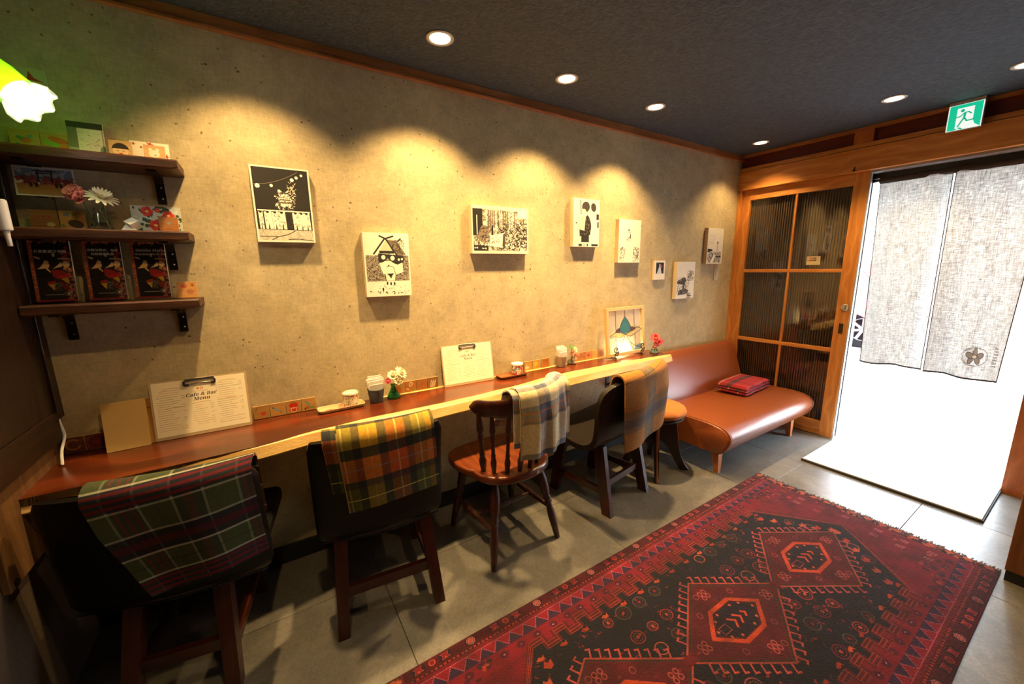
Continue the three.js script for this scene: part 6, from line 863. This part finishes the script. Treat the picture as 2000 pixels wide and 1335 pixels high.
napkinPot('beige pottery cup holding white paper napkins', [-2.108, CT, 0.045], std({ map: data(128, 64, (x, y) => { const q = 0.85 + 0.25 * fbm(x / 10, y / 8, 6, 3, 12.8, 8); return [170 * q, 148 * q, 124 * q]; }), roughness: 0.75, bumpMap: fineBump, bumpScale: 0.0015 }), 0.041, 0.031, 0.072, 0.066);

// ---------- stained-glass panel on scroll feet, with a small lamp behind ----------
{
  const t = thing('stained_glass_panel', 'wood-framed stained-glass panel with a blue flower bud on iron scroll feet', 'stained glass', [-1.515, CT, 0.085]), tl = 0.10;
  const R = (g) => { g.rotateX(-tl); return g; }, W = 0.40, Hh = 0.365, fw = 0.022, kx = 1.37;
  const fm = wood([206, 168, 110], [228, 196, 142], 51, { roughness: 0.55 });
  for (const [x0, x1, y0, y1, gr] of [[-W / 2, W / 2, 0.012, 0.012 + fw, 'x'], [-W / 2, W / 2, Hh - fw, Hh, 'x'], [-W / 2, -W / 2 + fw, 0.012 + fw, Hh - fw, 'y'], [W / 2 - fw, W / 2, 0.012 + fw, Hh - fw, 'y']]) obj('frame_bar', R(wuv(bb(x0, x1, y0, y1, -0.012, 0.012, 0.0015), gr)), fm, t);
  const gx = (W / 2 - fw) / kx, gb = 0.012 + fw, gt = Hh - fw, cy = 0.195;
  const gl = (r, g, b, ro = 0.25, tr = 0.8) => phys({ color: lin(r, g, b), roughness: ro, transmission: tr, thickness: 0, bumpMap: rep(fineBump, 8, 8), bumpScale: 0.004 });
  const clear = gl(0.92, 0.88, 0.84), blue = gl(0.10, 0.45, 0.58), purple = gl(0.34, 0.10, 0.17), cream = gl(0.9, 0.82, 0.52), sky = gl(0.35, 0.55, 0.75);
  const S = (pts) => { const s = new THREE.Shape(); pts.map((p) => p.map((q, j) => j % 2 ? q : q * kx)).forEach((p, i) => { if (i === 0) s.moveTo(...p); else if (p.length === 2) s.lineTo(...p); else s.quadraticCurveTo(...p); }); s.closePath(); return s; };
  const pc = (pts, m, z = 0) => obj('glass_piece', R(place(extr(S(pts), 0.003, 0, 10), [0, 0, -0.0015 + z])), m, t);
  const xs = [-gx, -0.072, 0.0, 0.072, gx];
  // clear strips above the leaf, split by the lead lines
  pc([[-gx, gt], [-0.073, gt], [-0.073, 0.205], [-0.1, 0.19, -gx, 0.16]], clear); pc([[-0.071, gt], [-0.001, gt], [-0.001, 0.295], [-0.036, 0.24, -0.05, 0.225], [-0.071, 0.205]], clear); pc([[0.001, gt], [0.071, gt], [0.071, 0.212], [0.05, 0.225], [0.036, 0.24, 0.001, 0.295]], clear); pc([[0.073, gt], [gx, gt], [gx, 0.205], [0.1, 0.225, 0.073, 0.212]], clear);
  pc([[0, 0.293], [0.045, 0.225, 0.043, 0.195], [0.03, 0.165, 0, 0.172], [-0.03, 0.165, -0.043, 0.195], [-0.045, 0.225, 0, 0.293]], blue);
  pc([[-0.044, 0.212], [-0.07, 0.205, -0.075, 0.182], [-0.05, 0.178], [-0.04, 0.18]], purple); pc([[0.044, 0.212], [0.07, 0.21, 0.078, 0.19], [0.05, 0.178], [0.04, 0.18]], purple);
  pc([[0, 0.166], [-0.04, 0.13, -0.075, 0.15], [-0.1, 0.165, -gx, 0.15], [-0.11, 0.185, -0.07, 0.18], [-0.03, 0.175, 0, 0.166]], cream); pc([[0, 0.166], [0.04, 0.13, 0.07, 0.155], [0.1, 0.185, gx, 0.19], [0.11, 0.215, 0.07, 0.195], [0.04, 0.17, 0, 0.166]], cream);
  pc([[-gx, 0.148], [-0.1, 0.163, -0.076, 0.148], [-0.076, gb], [-gx, gb]], clear); pc([[-0.074, 0.146], [-0.04, 0.132, -0.006, 0.156], [-0.062, gb + 0.03], [-0.074, gb]], clear); pc([[-0.002, 0.158], [0.002, 0.158], [0.05, gb], [-0.05, gb]], gl(0.95, 0.9, 0.8, 0.35)); pc([[0.006, 0.156], [0.04, 0.132, 0.074, 0.155], [0.074, gb + 0.02], [0.062, gb + 0.03]], clear); pc([[0.076, 0.157], [0.1, 0.182, gx, 0.188], [gx, gb + 0.05], [0.076, gb + 0.05]], clear); pc([[0.062, gb], [gx, gb], [gx, gb + 0.045], [0.07, gb + 0.03]], sky); pc([[-0.072, gb], [-0.052, gb], [-0.062, gb + 0.028]], sky);
  const ld = (pts) => obj('lead_line', R(tube(pts.map(([x, y]) => [x * kx, y, 0]), 0.0022, 24, 6)), M.iron, t);
  ld([[-0.072, gt], [-0.072, 0.3], [-0.073, 0.205]]); ld([[0, gt], [0, 0.32], [0, 0.294]]); ld([[0.072, gt], [0.072, 0.3], [0.072, 0.212]]); ld([[0, 0.294], [0.03, 0.245], [0.043, 0.2], [0.02, 0.17], [0, 0.168], [-0.02, 0.17], [-0.043, 0.2], [-0.03, 0.245], [0, 0.294]]);
  ld([[0, 0.166], [-0.04, 0.177], [-0.08, 0.182], [-gx, 0.152]]); ld([[0, 0.166], [-0.04, 0.143], [-0.08, 0.154], [-gx, 0.15]]); ld([[0, 0.166], [0.04, 0.178], [0.09, 0.205], [gx, 0.19]]); ld([[0, 0.166], [0.035, 0.144], [0.07, 0.158], [gx, 0.188]]); ld([[0, 0.163], [-0.03, 0.1], [-0.052, gb]]); ld([[0, 0.163], [0.05, 0.085], [gx, gb + 0.01]]); ld([[-0.075, 0.148], [-0.075, 0.09], [-0.073, gb]]); ld([[0.075, 0.158], [0.075, 0.12], [0.076, gb + 0.03]]); ld([[-0.044, 0.212], [-0.068, 0.205], [-0.076, 0.182]]); ld([[0.044, 0.212], [0.068, 0.208], [0.08, 0.196]]);
  for (const x of [-0.14, 0.14]) { // scroll feet
    const sc = []; for (let k = 0; k <= 26; k++) { const a = k / 26; const y = 0.005 + a * 0.085, z = 0.028 + 0.013 * Math.sin(a * 6.2832) + (a < 0.12 ? 0.01 * (0.12 - a) / 0.12 : 0) - (a > 0.9 ? (a - 0.9) * 0.12 : 0); sc.push([x, y, z]); }
    const f = obj('scroll_foot', merge([tube([[x, 0.006, -0.07], [x, 0.004, -0.02], [x, 0.004, 0.03]], 0.004, 14, 6), tube([[x - 0.004, 0.008, 0.034], [x - 0.016, 0.014, 0.034], [x - 0.016, 0.032, 0.034], [x, 0.044, 0.034], [x + 0.014, 0.052, 0.034], [x + 0.012, 0.030, 0.034], [x + 0.002, 0.024, 0.034], [x - 0.006, 0.03, 0.034]], 0.0038, 40, 6), tube([[x, 0.044, 0.034], [x - 0.02, 0.056, 0.034], [x - 0.022, 0.078, 0.034], [x - 0.006, 0.086, 0.034], [x + 0.006, 0.076, 0.034], [x - 0.002, 0.066, 0.034]], 0.0038, 30, 6), tube([[x, 0.004, 0.03], [x, 0.006, 0.034], [x - 0.004, 0.008, 0.034]], 0.004, 8, 6)]), M.iron, t);
  }
}
{ const t = thing('accent_lamp', 'small glowing lamp standing behind the stained-glass panel', 'lamp', [-1.50, CT, 0.035]);
  obj('base', lathe([[0, 0], [0.024, 0], [0.024, 0.008], [0.012, 0.014], [0.012, 0.03], [0, 0.03]], 24), M.white, t);
  obj('bulb', place(new THREE.SphereGeometry(0.018, 20, 14), [0, 0.046, 0]), std({ color: lin(1, 1, 1), emissive: lin(1, 0.82, 0.5), emissiveIntensity: 30 }), t);
  const l = new THREE.PointLight(lin(1, 0.78, 0.42), 0.34); l.position.set(0, 0.046, 0); l.castShadow = true; t.add(l); }
renderer.render(scene, camera);
